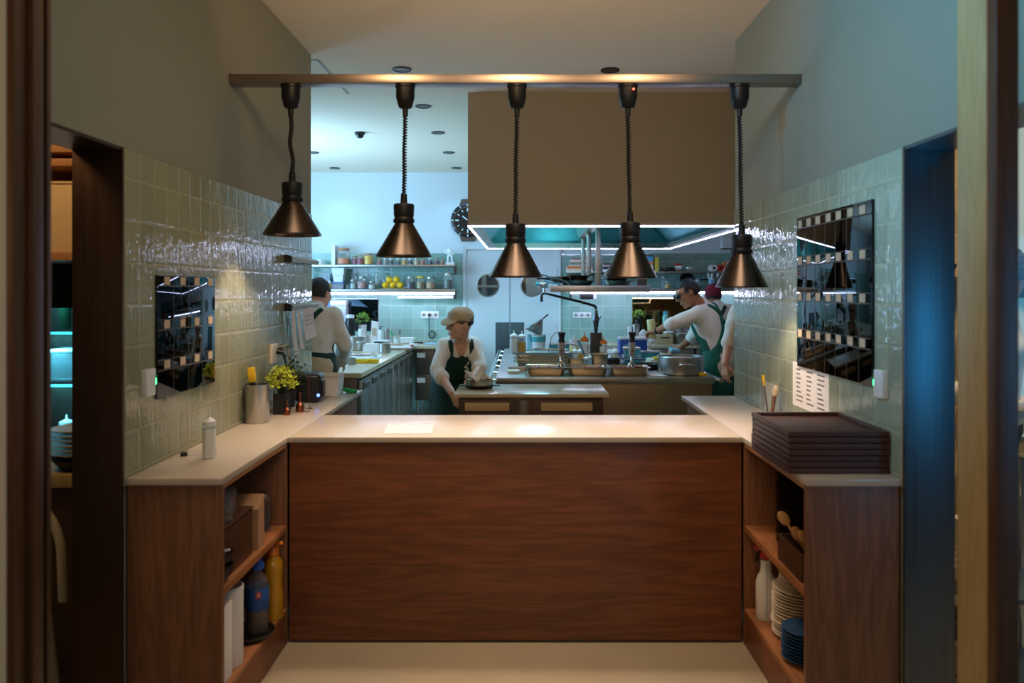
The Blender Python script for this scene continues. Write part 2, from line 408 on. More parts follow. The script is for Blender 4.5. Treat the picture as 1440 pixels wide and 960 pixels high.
# access hatch and recessed spots in the ceiling
h = MB(); xh, yh = -1.38, 5.14
for q in ((xh-.9, xh, yh, yh+.012), (xh-.012, xh, yh, yh+.9)): h.b2(q[0], q[1], q[2], q[3], HC-.004, HC-.0005)
tag(h.build('access_hatch', M['steel_dark']), 'outline of access hatch in kitchen ceiling beside left wall end', 'hatch')
def spot_fixture(px, py, label):
    Y = (HC-CZ)*F/(CY-py); x = wx(px, Y)
    o = thing('recessed_spotlight', label, 'ceiling light', (x, Y, HC-.002), 0, 'recessed spotlights in the ceiling')
    r = .055
    MB().lathe([(r+.012, 0), (r+.012, -.006), (r, -.008), (r, -.002)], n=28, cap=False).build('trim_ring', M['black'], o)
    MB().lathe([(0, -.0005), (r, -.0005), (r, -.004), (0, -.004)], n=28).build('lens', M['spot_lens'], o)
    return (x, Y)
M['spot_lens'] = mk('dim_spot_lens', '3a2c20', .3, var=.2)
SP = [spot_fixture(565, 97, 'dark recessed spotlight just above the metal beam, left of centre'),
      spot_fixture(858, 98, 'dark recessed spotlight just above the metal beam, right of centre'),
      spot_fixture(595, 149, 'recessed spotlight in blue ceiling nearest the hood top corner'),
      spot_fixture(616, 186, 'second recessed spotlight along the hood, counting from the beam'),
      spot_fixture(631, 214, 'third recessed spotlight along the hood, counting from the beam'),
      spot_fixture(642, 236, 'recessed spotlight at the far end of the row along the hood'),
      spot_fixture(440, 214, 'recessed spotlight half hidden by the left wall edge'),
      spot_fixture(471, 236, 'recessed spotlight in the far left of the blue ceiling')]
Yc = (HC-CZ)*F/(CY-186); o = thing('ceiling_camera', 'small black dome camera on the blue kitchen ceiling', 'camera', (wx(506, Yc), Yc, HC-.001))
MB().lathe([(.05, 0), (.05, -.02), (.04, -.022)], n=24).build('base', M['black'], o)
MB().lathe([(.04, -.02), (.036, -.04), (.022, -.055), (0, -.06)], n=24).build('dome', M['black'], o)

# ------------------------------------------------------------------ the pass counter
ZT = .928
o = thing('pass_counter', 'wide oak fronted pass counter in the middle under the lamps', 'counter', (0, 3.41, 0))
def pl(n, m, *a, par=None, bev=.002):
    x0, x1, y0, y1, z0, z1 = a
    return MB().b2(x0, x1, y0-3.41, y1-3.41, z0, z1, bev).build(n, m, par or o)
pl('front_panel', M['oak_x'], -1.05, .985, 3.425, 3.445, .012, ZT-.026)
pl('body', M['oak_x'], -1.045, .98, 3.446, 3.98, 0.0, ZT-.026)
pl('worktop', M['quartz'], -1.052, .987, 3.41, 4.02, ZT-.024, ZT, bev=.003)

def wing(name, lab, xw, xi, y0, y1, shelf_z):
    """side counter with an open shelf bay in its near part"""
    s = 1 if xi > xw else -1
    o = thing(name, lab, 'counter', ((xw+xi)/2, y0, 0)); cx = (xw+xi)/2
    def p(n, m, xa, xb, ya, yb, za, zb, bev=.0015):
        return MB().b2(min(xa, xb)-cx, max(xa, xb)-cx, ya-y0, yb-y0, za, zb, bev).build(n, m, o)
    xf = xi-s*.004; xk = xw+s*.010
    p('end_panel', M['oak_z'], xk, xf, y0+.012, y0+.032, 0, ZT-.026)
    p('divider', M['oak_z'], xk, xf, 3.405, 3.423, 0, ZT-.026)
    p('back_panel', M['oak_z'], xk, xk+s*.01, y0+.032, 3.405, 0, ZT-.026)
    p('shelf', M['oak_y'], xk+s*.01, xf, y0+.032, 3.405, shelf_z-.03, shelf_z)
    p('bottom_shelf', M['oak_y'], xk+s*.01, xf, y0+.032, 3.405, .14, .163)
    p('plinth', M['oak_x'], xf-s*.02, xf-s*.002, y0+.032, 3.405, 0, .14)
    p('top_rail', M['oak_edge'], xk+s*.01, xf, y0+.032, 3.405, ZT-.042, ZT-.026)
    p('rear_body', M['oak_z'], xk, xf-s*.03, 4.03, y1-.02, 0, ZT-.026)
    # worktop with a glossy upstand line along the wall
    p('worktop', M['quartz'], xw+s*.009, xi, y0, y1, ZT-.024, ZT, .003)
    return o
XIL, XIR = -1.053, .988
wing('side_counter', 'left side counter with open oak shelves against the tiled wall', XL, XIL, 2.665, YL1-.01, .535)
wing('side_counter', 'right side counter with open oak shelves under the brown trays', XR, XIR, 2.653, YR1-.01, .535)

# beam and heat lamps
YBM = 3.62
o = thing('lamp_beam', 'long brushed metal beam spanning the pass between both walls', 'beam', (0, YBM, 2.574))
MB().b2(XL+.002, XR-.002, 0, .09, 0, .042, .003).build('channel', M['beam'] if 'beam' in M else M.setdefault('beam', steel('beam_metal', 'a3948a', .3, 0, .12)), o)
MB().b2(XL+.001, XL+.006, .01, .08, -.004, .046, .001).build('end_bracket', M['steel_dark'], o); MB().b2(XR-.006, XR-.001, .01, .08, -.004, .046, .001).build('end_bracket', M['steel_dark'], o)
YLP = 3.664
M['cable'] = mk('black_cable', '17120f', .6, var=.3, scale=40)
M['shade_in'] = mk('shade_lining', 'd8c9b0', .4, .0)
def pendant(pxm, pxc, cap_y, cone_y, bot_y, wpx, kind, label):
    zt = 2.573; s = YLP/F
    zb, zc, zk = wz(bot_y, YLP), wz(cone_y, YLP), wz(cap_y, YLP); xc, xm = wx(pxc, YLP), wx(pxm, YLP)
    o = thing('heat_lamp', label, 'lamp', (xc, YLP, zb), 0, 'heat lamps hanging from the beam')
    r = wpx*s/2; H = zc-zb; rt = 12.5*s
    MB().lathe([(rt, H), (rt+.003, H-.004), (r-.004, .012), (r, .006), (r, 0), (r-.003, 0), (r-.007, .010), (rt-.004, H-.01), (rt-.012, H)], n=64, cap=False).build('shade', M['bronze'], o, angle=25)
    k = MB(); k.lathe([(rt+.0005, H-.002), (14*s, H+.004), (14*s, H+.02), (13*s, H+.028), (14*s, H+.036), (14.5*s, zk-zb-.008), (13.5*s, zk-zb), (5*s, zk-zb+.002), (4.2*s, zk-zb+.05), (0, zk-zb+.05)], n=36)
    for a in range(12):
        an = a*PI/6; k.box((13.2*s*math.cos(an), 13.2*s*math.sin(an), H+.012), (.012, .006, .016), .001, an)
    k.build('socket', M['iron'], o)
    MB().lathe([(0, .028), (.032, .034), (.042, .055), (.040, .08), (.025, .11), (.018, H-.01)], n=24, cap=False).build('bulb', M['warm_bulb'], o)
    # canopy at the beam
    dx = xm-xc; zz = zt-zb
    MB().lathe([(0, zz-.001), (14*s, zz-.001), (14*s, zz-.012), (13*s, zz-.016), (13*s, zz-.06), (9.5*s, zz-.105), (8*s, zz-.11), (4*s, zz-.112), (3.6*s, zz-.15), (0, zz-.15)], (dx, 0, 0), 32).build('canopy', M['iron'], o)
    z0, z1 = zk-zb+.045, zz-.148; c = MB(); L = z1-z0
    def path(t):
        w = .006*math.sin(t*9)*(1 if kind == 'wavy' else .2)
        return Vector((dx*t+w*(1-t)*t*4, .004*math.sin(t*7), z0+L*t))
    if kind == 'coil' or kind == 'wavy':
        turns = int(L/ .0135) if kind == 'coil' else int(L/.008); n = turns*8
        rr = .0085 if kind == 'coil' else .0075
        pts = [path(i/n)+Vector((rr*math.cos(2*PI*i/8), rr*math.sin(2*PI*i/8), 0)) for i in range(n+1)]
        c.tube(pts, .0042 if kind == 'coil' else .0045, 5)
        c.tube([path(i/24) for i in range(25)], .0035, 6)
    c.build('coiled_cable', M['cable'], o)
    return o, Vector((xc, YLP, zb))
LAMPS = [pendant(409, 411, 257, 284, 331, 80, 'wavy', 'leftmost heat lamp, hanging highest, in front of the left tiles'),
         pendant(570, 568, 287, 314, 361, 78, 'coil', 'second heat lamp from left, against the pale blue kitchen wall'),
         pendant(727, 725, 315, 342, 390, 76, 'coil', 'middle heat lamp, hanging in front of the double door'),
         pendant(883, 886, 313, 341, 391, 75, 'coil', 'fourth heat lamp from left, with red dot on its ceiling mount'),
         pendant(1040, 1043, 330, 357, 404, 72, 'coil', 'rightmost heat lamp, hanging lowest beside the right tiles')]
for (o, v) in LAMPS[3:4]:
    MB().ell((wx(889, YLP)-v.x, -.047, 2.573-v.z-.03), (.006, .004, .006), 10, 8).build('indicator_light', M['led_red'], o)

# ------------------------------------------------------------------ hood
YH0, YH1, XH0, XH1, ZH = 6.0, 9.3, -.432, 1.80, 2.095
o = thing('extractor_hood', 'huge boxed extractor hood with light strips over the cooking island', 'hood', (0, YH0, ZH))
h = MB(); T = .03
z1 = HC-ZH-.001
h.b2(XH0, XH1, 0, T, 0, z1); h.b2(XH0, XH1, YH1-YH0-T, YH1-YH0, 0, z1); h.b2(XH0, XH0+T, T, YH1-YH0-T, 0, z1); h.b2(XH1-T, XH1, T, YH1-YH0-T, 0, z1)
h.build('cladding', M['hood_paint'], o)
D = YH1-YH0
# inside: sloping steel filters and a roof
i = MB(); xm = wx(842, 7.0)
i.b2(XH0+T, XH1-T, T, D-T, .62, .64)
i.build('canopy_roof', M['steel_teal'], o)
for sgn, xa in ((1, XH0+T), (-1, XH1-T)):
    MB().raw([(xa, T, .06), (xa+sgn*.52, T+.25, .5), (xa+sgn*.52, D-.25, .5), (xa, D-T, .06)], [(0, 1, 2, 3)]).build('filter_bank', M['steel_teal'], o)
MB().raw([(XH0+T, D-T, .06), (XH0+.55, D-.28, .5), (XH1-.55, D-.28, .5), (XH1-T, D-T, .06)], [(0, 1, 2, 3)]).build('filter_bank', M['steel_teal'], o)
MB().raw([(XH0+T, T, .06), (XH0+.55, .28, .5), (XH1-.55, .28, .5), (XH1-T, T, .06)], [(0, 1, 2, 3)]).build('filter_bank', M['steel_teal'], o)
# central duct spine, triangular, carries the posts
MB().prism([(xm-.22, .62), (xm+.22, .62), (xm+.045, .10), (xm-.045, .10)], 1, .35, D-.35).build('centre_spine', M['steel'], o)
l = MB(); e = .010
for q in ((XH0, XH1, -.002, e), (XH0, XH1, D-e, D), (XH0, XH0+e, e, D-e), (XH1-e, XH1, e, D-e)): l.b2(q[0], q[1], q[2], q[3], -.010, -.0005)
l.build('light_strip', M['led'], o)
l = MB(); e1, e2 = .02, .11
for q in ((XH0+e1, XH1-e1, e1, e2), (XH0+e1, XH1-e1, D-e2, D-e1), (XH0+e1, XH0+e2, e2, D-e2), (XH1-e2, XH1-e1, e2, D-e2)): l.b2(q[0], q[1], q[2], q[3], -.006, -.001)
l.build('rim_channel', M['steel'], o)

# hanging shelf over the island
YS0, YS1, XS0, XS1 = 7.0, 8.95, wx(774, 7.0), wx(914, 7.0)
zs0, zs1 = wz(410.5, 7.0), wz(401.5, 7.0)
o = thing('hanging_shelf', 'steel shelf hung from the hood on posts, loaded with pans', 'shelf', (xm, YS0, zs1))
MB().b2(XS0-xm, XS1-xm, 0, YS1-YS0, zs0-zs1, 0, .004).build('board', M['steel'], o)
for y in (.03, 1.02, 1.76): MB().b2(-.023, .023, y, y+.05, .0005, ZH+.10-zs1, .003).build('post', M['steel_v'], o)
# ------------------------------------------------------------------ kitchen furniture
ZK = .90
# run of fridges along the left, doors facing the aisle
XF = -1.345
def fridge_unit(y0, y1, nd, lab, mat, group):
    o = thing('undercounter_fridge', lab, 'fridge', (XF-.33, y0, 0), 0, group); n = (y1-y0)/nd
    MB().b2(-.33, .29, .004, y1-y0-.004, .10, ZK-.041, .003).build('body', M['steel_dark'], o)
    MB().b2(-.30, .25, .02, y1-y0-.02, .02, .10).build('plinth', M['black_matt'], o)
    for k in range(nd):
        d = MB().b2(.292, .328, k*n+.010, (k+1)*n-.010, .14, ZK-.065, .004).build('door', mat, o)
        MB().b2(.3285, .336, k*n+.07, (k+1)*n-.07, ZK-.155, ZK-.095, .003).build('handle_recess', M['steel_dark'], d)
        MB().cyl((.338, k*n+.075, ZK-.10), (.338, (k+1)*n-.075, ZK-.10), .006, n=8).build('handle', M['chrome'], d)
    return o
fridge_unit(6.35, 7.89, 4, 'pale steel fridge unit with four doors nearest the back-turned cook', M['steel_door'], 'fridge units along the left aisle')
fridge_unit(7.91, 9.34, 4, 'darker steel fridge unit at the far end of the left aisle', M['steel'], 'fridge units along the left aisle')
o = thing('kitchen_worktop', 'L-shaped beige worktop over the left fridges and along the back wall', 'worktop', (XF, 6.29, ZK-.04))
MB().b2(-1.3, .015, 0, YB-.01-6.29, 0, .04, .003).build('slab', M['quartz_kitchen'], o)
MB().b2(.016, .56, 9.36-6.29, YB-.01-6.29, 0, .04, .003).build('back_slab', M['quartz_kitchen'], o)
o = thing('undercounter_cabinet', 'dark steel drawer unit against the back wall behind the capped cook', 'cabinet', (-1.06, 9.40, 0))
MB().b2(-.27, .27, .03, .66, .22, ZK-.042, .003).build('body', M['steel_dark'], o)
for x0, x1 in ((-.265, -.035), (-.025, .265)):
    for z0, z1 in ((.23, .54), (.55, .85)):
        d = MB().b2(x0, x1, .006, .029, z0, z1, .003).build('drawer', M['steel_dark'], o)
        MB().b2(x0+.02, x0+.12, .003, .0058, z1-.10, z1-.04).build('name_plate', M['paper'], d)
for x in (-.25, .26):
    for y in (.07, .62): MB().cyl((x, y, 0), (x, y, .2195), .018, n=12).build('leg', M['chrome'], o)
# back run on the right
o = thing('kitchen_worktop', 'beige worktop along the back wall right of the double door', 'worktop', (2.0, 9.45, ZK-.04))
MB().b2(-1.44, 1.6, 0, YB-.01-9.45, 0, .04, .003).build('slab', M['quartz_kitchen'], o)
for k, (x0, x1) in enumerate(((.60, 1.36), (1.38, 2.14), (2.16, 3.5))):
    o = thing('undercounter_cabinet', ['steel cabinet under the right back worktop, nearest the double door', 'steel cabinet under the right back worktop, behind the blender', 'steel cabinet under the right back worktop, behind the glasses-wearing cook'][k], 'cabinet', (x0, 9.48, 0))
    MB().b2(0, x1-x0, .02, .6, .1, ZK-.042, .003).build('body', M['steel_dark'], o)
    MB().b2(.03, x1-x0-.03, .05, .58, 0, .1).build('plinth', M['black_matt'], o)
    for j in range(2):
        z0 = .12+j*.37; d = MB().b2(.008, x1-x0-.008, 0, .019, z0, z0+.355, .003).build('drawer', M['steel'], o)
        MB().b2(.05, x1-x0-.05, -.018, -.001, z0+.29, z0+.31, .004).build('handle', M['chrome'], d)

# cooking island
YI0, YI1, XI0, XI1 = 5.95, 8.9, wx(697, 5.95), wx(1004, 5.95)
o = thing('cooking_island', 'long steel cooking island under the hood, crowded with pans', 'kitchen island', ((XI0+XI1)/2, YI0, 0)); hx = (XI1-XI0)/2; LI = YI1-YI0
MB().b2(-hx, hx, 0, LI, ZK-.05, ZK, .003).build('top', M['steel'], o)
MB().b2(-hx+.01, hx-.01, .01, LI-.01, .14, ZK-.051, .002).build('body', M['steel_front'] if 'steel_front' in M else M.setdefault('steel_front', steel('warm_steel_front', '9c8a72', .42, 0, .08)), o)
MB().b2(-hx+.06, hx-.06, .08, LI-.06, 0, .139).build('plinth', M['black_matt'], o)
for s in (-1, 1):
    x = s*(hx+.055)
    r = MB().cyl((x, -.02, ZK-.02), (x, LI-.1, ZK-.02), .018, n=16).build('towel_rail', M['chrome'], o)
    for k in range(6): MB().cyl((s*(hx+.0005), .06+k*.55, ZK-.03), (x-s*.015, .06+k*.55, ZK-.022), .011, n=10).build('bracket', M['chrome'], r)
for (x, y) in ((-.25, 1.2), (.35, 1.2), (-.25, 2.2), (.35, 2.2)):
    MB().lathe([(.15, .0001), (.15, .0004), (0, .0004)], (x, y, ZK), 28).build('hot_plate', M['iron'], o)
MB().tube([(1.02-.64, -.012, .52), (1.10-.64, -.03, .58), (1.2-.64, -.02, .54), (1.30-.64, -.012, .36), (1.32-.64, -.012, .15)], .007, 8).build('power_cable', M['black'], o)

# small refrigerated table in front of it
YT0, YT1 = 4.95, 5.47; XT0, XT1 = wx(638, YT0), wx(856.5, YT0); ZTT = wz(554, YT0)
o = thing('prep_table', 'small prep table with beige top and two drawers before the island', 'table', ((XT0+XT1)/2, YT0, 0)); hx = (XT1-XT0)/2
MB().b2(-hx, hx, 0, YT1-YT0, ZTT-.022, ZTT, .003).build('top', M['quartz_kitchen'], o)
M['steel_brown'] = steel('warm_dark_steel', '5e5045', .4, 0, .1)
MB().b2(-hx+.03, hx-.035, .03, YT1-YT0-.02, .12, ZTT-.023, .002).build('body', M['steel_brown'], o)
for x in (-hx+.07, hx-.08):
    for y in (.07, YT1-YT0-.06): MB().cyl((x, y, 0), (x, y, .1195), .02, n=12).build('leg', M['chrome'], o)
xo = (XT0+XT1)/2
for (a, b_, ha, hb) in ((646.5, 726, 654, 716), (747, 848, 761, 833)):
    d = MB().b2(wx(a, YT0)-xo, wx(b_, YT0)-xo, .008, .029, .50, ZTT-.040, .003).build('drawer', M['steel_brown'], o)
    hz1, hz0 = wz(566, YT0), wz(578, YT0)
    MB().prism([(.0075, hz0), (-.010, hz0+.004), (-.016, hz0+.03), (-.012, hz1-.004), (.0075, hz1)], 0, wx(ha, YT0)-xo, wx(hb, YT0)-xo).build('handle', M['handle_pale'] if 'handle_pale' in M else M.setdefault('handle_pale', mk('pale_handle', 'c0a67c', .4, var=.05)), d)
    MB().b2(wx(a, YT0)-xo, wx(b_, YT0)-xo, .012, .0295, .16, .49, .003).build('lower_drawer', M['steel_brown'], o)
MB().b2(wx(731, YT0)-xo, wx(743, YT0)-xo, .012, .0295, .16, ZTT-.040, .002).build('divider', M['steel_dark'], o)

# ------------------------------------------------------------------ wall shelves
def wall_shelf(label, x0, x1, y0, z, th, mat, led=None, loc_label=None):
    o = thing('wall_shelf', label, 'shelf', ((x0+x1)/2, y0, z)); h = (x1-x0)/2; d = YB-.0085-y0
    MB().b2(-h, h, 0, d, -th, 0, .003).build('board', mat, o)
    for x in (-h+.02, h-.02): MB().b2(x-.008, x+.008, .02, d, -th-.10, -th-.0005, .002).build('bracket', M['steel_dark'], o)
    if led:
        MB().b2(-h+.01, h-.01, .004, .022, -th-.034, -th-.012, .003).build('light_strip', led, o)
        MB().b2(-h+.005, h-.005, .003, .035, -th-.011, -th-.0006, .001).build('light_housing', M['white'], o)
    return o
YSH = 9.78
ZU, ZLo = wz(372.0, YSH), wz(406.5, YSH)
wall_shelf('upper back wall shelf with jars and a white figurine, left of door', -3.2, wx(640, YSH), YSH, ZU, .025, M['steel'])
wall_shelf('lower lit back wall shelf with lemons and glass jars, left of door', -3.2, wx(640, YSH), YSH, ZLo, .03, M['steel'], M['led'])
ZUR, ZLR = wz(381.5, YSH), wz(405.5, YSH)
wall_shelf('upper back wall shelf carrying books, right of door', wx(797, YSH), 3.4, YSH, ZUR, .022, M['steel'])
wall_shelf('lower lit back wall shelf behind the pan shelf, right of door', wx(801, YSH), 3.4, YSH, ZLR, .03, M['steel'], M['led'])
# long fluorescent tube under the left shelf
o = thing('tube_light', 'slim white tube light below the left back shelf', 'lamp', (wx(602, 9.9), 9.95, wz(418, 9.9)))
MB().b2(-.40, .34, -.02, .135, -.012, .012, .004).build('diffuser', M['led_soft'], o)

# mirror panels on the back wall, sockets
M['mirror_dark'] = mk('dark_mirror', '3a4650', .03, 1, var=.1, scale=2)
M['mirror_warm'] = mk('bronze_mirror', '7a6440', .05, 1, var=.08, scale=2)
def wall_panel(name, label, cat, a, b_, Y, m, th=.012):
    x0, x1, z1, z0 = wx(a[0], Y), wx(b_[0], Y), wz(a[1], Y), wz(b_[1], Y)
    o = MB().b2(x0, x1, Y-th, Y, z0, z1, .002).build(name, m); return tag(o, label, cat)
YW = YB-.0085
wall_panel('dark_mirror', 'dark mirror panel on the tiles under the left back shelf', 'mirror', (458, 419), (532, 465), YW, M['mirror_dark'])
wall_panel('bronze_mirror', 'bronze tinted mirror panel on tiles beside the glasses-wearing cook', 'mirror', (889, 418), (990, 470), YW, M['mirror_warm'])
o = thing('small_screen', 'small black screen with white side under right lit shelf', 'screen', (wx(826, YW), YW, wz(414.5, YW)))
MB().b2(-.095, .075, -.02, 0, -.055, .045, .002).build('panel', M['black'], o); MB().b2(.078, .12, -.03, 0, -.055, .045, .002).build('switch_plate', M['white'], o)
def socket(label, pa, pb, Y, n, plug=None):
    x0, x1, z1, z0 = wx(pa[0], Y), wx(pb[0], Y), wz(pa[1], Y), wz(pb[1], Y)
    o = thing('wall_socket', label, 'socket', ((x0+x1)/2, Y, (z0+z1)/2)); w, h = (x1-x0), (z1-z0)
    MB().b2(-w/2, w/2, -.012, 0, -h/2, h/2, .003).build('plate', M['white'], o)
    for k in range(n):
        x = -w/2+(k+.5)*w/n
        MB().lathe([(.024, 0), (.024, -.003), (.019, -.003), (.019, .003), (0, .003)], (x, -.012, 0), 20, Matrix.Rotation(-PI/2, 4, 'X')@Matrix.Scale(-1, 4)).build('outlet', M['socket_grey'] if 'socket_grey' in M else M.setdefault('socket_grey', mk('socket_grey', '8e9088', .4)), o)
    return o
s = socket('white triple socket with black plug and coiled cord left of capped cook', (592, 437.5), (617, 447.5), YW, 3)
c = MB().cyl((-.005, -.016, 0), (-.005, -.05, 0), .022, .016, 14).build('plug', M['black'], s)
q = MB(); q.tube([(-.005, -.045, -.01), (-.008, -.05, -.05), (-.005, -.03, -.12), (-.006, -.025, -.21)], .006, 8)
q.tube([(.03+.042*math.cos(t*.35), -.025+.004*math.sin(t*1.3), -.26+.046*math.sin(t*.35)) for t in range(52)], .008, 8)
q.build('cord', M['black'], c)
socket('white double socket behind the swan-neck tap', (805.5, 439), (831, 447), YW, 3)

# ------------------------------------------------------------------ wall clock shaped like a diving watch
cz, cx = wz(310, YB), wx(658, YB); o = thing('wall_clock', 'round black wall clock styled as diving watch beside the hood', 'clock', (cx, YB-.001, cz)); R = .225
Mx = Matrix.Rotation(PI/2, 4, 'X')
MB().lathe([(R-.01, 0), (R, .006), (R, .03), (R-.012, .038), (R*.78, .040), (R*.76, .030), (0, .030)], n=64, M=Mx).build('case', M['black'], o)
MB().lathe([(R*.80, .0401), (R*.80, .043), (R*.765, .043), (R*.765, .0401)], n=64, M=Mx, cap=False).build('bezel_ring', M['chrome'], o)
M['lume'] = mk('pale_paint', 'd8ece8', .5, var=.02)
for k in range(12):
    a = k*PI/6; sx, cx_ = math.sin(a), math.cos(a)
    MB().box((R*.63*sx, -.0315, R*.63*cx_), (.012 if k % 3 else .02, .002, .03 if k % 3 else .045), 0, (0, a, 0)).build('hour_marker', M['lume'], o)
    MB().box((R*.90*sx, -.0395, R*.90*cx_), (.008 if k % 3 else .016, .002, .026), 0, (0, a, 0)).build('bezel_marker', M['lume'], o)
for a, L, w in ((-.9, .09, .014), (.5, .135, .010)):
    MB().box((L*.5*math.sin(a), -.035, L*.5*math.cos(a)), (w, .002, L), 0, (0, a, 0)).build('hand', M['lume'], o)
MB().cyl((0, -.0305, 0), (0, -.038, 0), .010, n=14).build('hand_pin', M['chrome'], o)
for s_ in (-1, 1):
    MB().prism([(-.11, s_*R*.92), (-.085, s_*(R+.055)), (.085, s_*(R+.055)), (.11, s_*R*.92)][::s_], 1, -.028, -.004).build('strap_lug', M['steel_dark'], o)
cxn = MB().cyl((R+.001, -.016, 0), (R+.025, -.016, 0), .014, n=12).build('crown', M['chrome'], o)
# ------------------------------------------------------------------ item makers (origin at the base)
def content(c, **k):
    key = 'food_'+c
    if key not in M: M[key] = mk(key, c, .45, var=.18, scale=60, bump=.15, bscale=90)
    return M[key]
def jar(label, loc, r, h, fill, fh=.7, lid='steel', group=None, cat='jar', name='glass_jar', clip=False):
    o = thing(name, label, cat, loc, random.uniform(0, 6), group)
    MB().lathe([(r*.9, 0), (r, h*.04), (r, h*.72), (r*.82, h*.82), (r*.82, h*.88), (r*.80, h*.88), (r*.80, h*.83), (r*.96, h*.71), (r*.96, h*.05), (0, h*.03)], n=24).build('body', M['glass'], o)
    if fill: MB().lathe([(r*.86, h*.05), (r*.94, h*.08), (r*.94, h*.72*fh), (r*.6, h*.74*fh), (0, h*.72*fh)], n=20).build('contents', content(fill), o)
    if lid:
        l = MB().lathe([(r*.84, h*.865), (r*.86, h*.87), (r*.86, h*.97), (r*.80, h), (0, h)], n=24).build('lid', M[lid], o)
        if clip: MB().tube([(r*.87, 0, h*.9), (r*1.08, 0, h*.85), (r*1.06, 0, h*.7), (r*1.0, 0, h*.66)], .003, 6).build('clip', M['chrome'], l)
    return o
def squeeze(label, loc, r, h, fill='e8e6de', fh=.8, cap=None, group=None, rot=0, name='squeeze_bottle'):
    o = thing(name, label, 'bottle', loc, rot, group)
    MB().lathe([(r*.9, 0), (r, h*.03), (r, h*.66), (r*.92, h*.70), (r*.92, h*.705)], n=24).build('body', M['plastic_clear'], o)
    if fill: MB().lathe([(r*.905, h*.001), (r*1.006, h*.03), (r*1.006, h*.66*fh), (0, h*.66*fh)], n=20).build('contents', content(fill), o)
    k = M[cap] if cap else M['plastic_clear']
    c = MB(); c.lathe([(r*1.0, h*.69), (r*1.0, h*.78), (r*.55, h*.83), (r*.22, h*.86), (r*.10, h), (0, h)], n=24).build('nozzle_cap', M['white'] if not cap else k, o)
    return o
def gn_pan(label, loc, L, W, H, food, group=None, rz=0, name='gastronorm_pan'):
    o = thing(name, label, 'pan', loc, rz, group); t = .0016
    def ring(l, w, z, n=6, rc=.03):
        pts = []
        for sx, sy, a0 in ((1, 1, 0), (-1, 1, PI/2), (-1, -1, PI), (1, -1, 1.5*PI)):
            for k in range(n+1):
                a = a0+k*PI/2/n; pts.append((sx*(l/2-rc)+rc*math.cos(a), sy*(w/2-rc)+rc*math.sin(a), z))
        return pts
    rs = [ring(L*.80, W*.80, 0), ring(L*.87, W*.87, .012), ring(L*.92, W*.92, H-.004), ring(L, W, H), ring(L, W, H-.003), ring(L*.905, W*.905, H-.006), ring(L*.86, W*.86, .014), ring(L*.79, W*.79, .003)]
    n = len(rs[0]); vs = [p for r in rs for p in r]; fs = [tuple(range(n))[::-1], tuple(range(7*n, 8*n))]
    for i in range(7):
        fs += [(i*n+k, i*n+(k+1) % n, (i+1)*n+(k+1) % n, (i+1)*n+k) for k in range(n)]
    MB().raw(vs, fs).build('pan_body', M['steel_pan'], o)
    if food:
        b = MB(); f = random.Random(sum(map(ord, label)))
        b.b2(-L*.42, L*.42, -W*.42, W*.42, H*.3, H*.72, .01)
        for k in range(26):
            b.ell((f.uniform(-.38, .38)*L, f.uniform(-.36, .36)*W, H*.74), (f.uniform(.015, .03), f.uniform(.012, .022), f.uniform(.006, .013)), 8, 6, (f.uniform(-.3, .3), f.uniform(-.3, .3), f.uniform(0, 3)))
        tag(b.build('food', content(food), o), kind='stuff')
    return o
M['steel_pan'] = steel('pan_steel', 'c2b49c', .22, 0, .08)
def pot(label, loc, r, h, mat='steel', fill=None, handles='ring', rz=0, name='cooking_pot', group=None):
    o = thing(name, label, 'pot', loc, rz, group)
    MB().lathe([(r*.94, 0), (r*.99, .006), (r, .015), (r, h-.004), (r+.006, h), (r+.003, h+.003), (r-.004, h), (r-.005, .012), (0, .009)], n=44).build('vessel', M[mat], o)
    if fill: MB().lathe([(r-.008, h*.5), (r-.008, h*.86), (r*.5, h*.95), (0, h*1.0)], n=28).build('contents', content(fill), o)
    if handles == 'ring':
        for s in (-1, 1):
            MB().tube([(-.055, s*(r+.003), h*.62), (-.05, s*(r+.03), h*.64), (-.02, s*(r+.042), h*.66), (.02, s*(r+.042), h*.66), (.05, s*(r+.03), h*.64), (.055, s*(r+.003), h*.62)], .007, 10).build('handle', M['chrome'], o)
    elif handles == 'long':
        MB().tube([(r+.002, 0, h*.85), (r+.05, 0, h*.9), (r+.2, 0, h*.97)], [.009, .008, .010], 10).build('handle', M['chrome'], o)
    return o
def fry_pan(label, loc, r, mat='iron', rz=0, group=None, hmat=None):
    o = thing('frying_pan', label, 'pan', loc, rz, group); h = .045
    MB().lathe([(r*.72, 0), (r*.76, .003), (r, h), (r+.002, h+.002), (r-.004, h), (r*.75, .007), (0, .006)], n=36).build('pan_body', M[mat], o)
    MB().tube([(r-.004, 0, h*.8), (r+.05, 0, h+.012), (r+.14, 0, h+.03), (r+.21, 0, h+.03)], [.008, .008, .010, .009], 8).build('handle', M[hmat or mat], o)
    return o
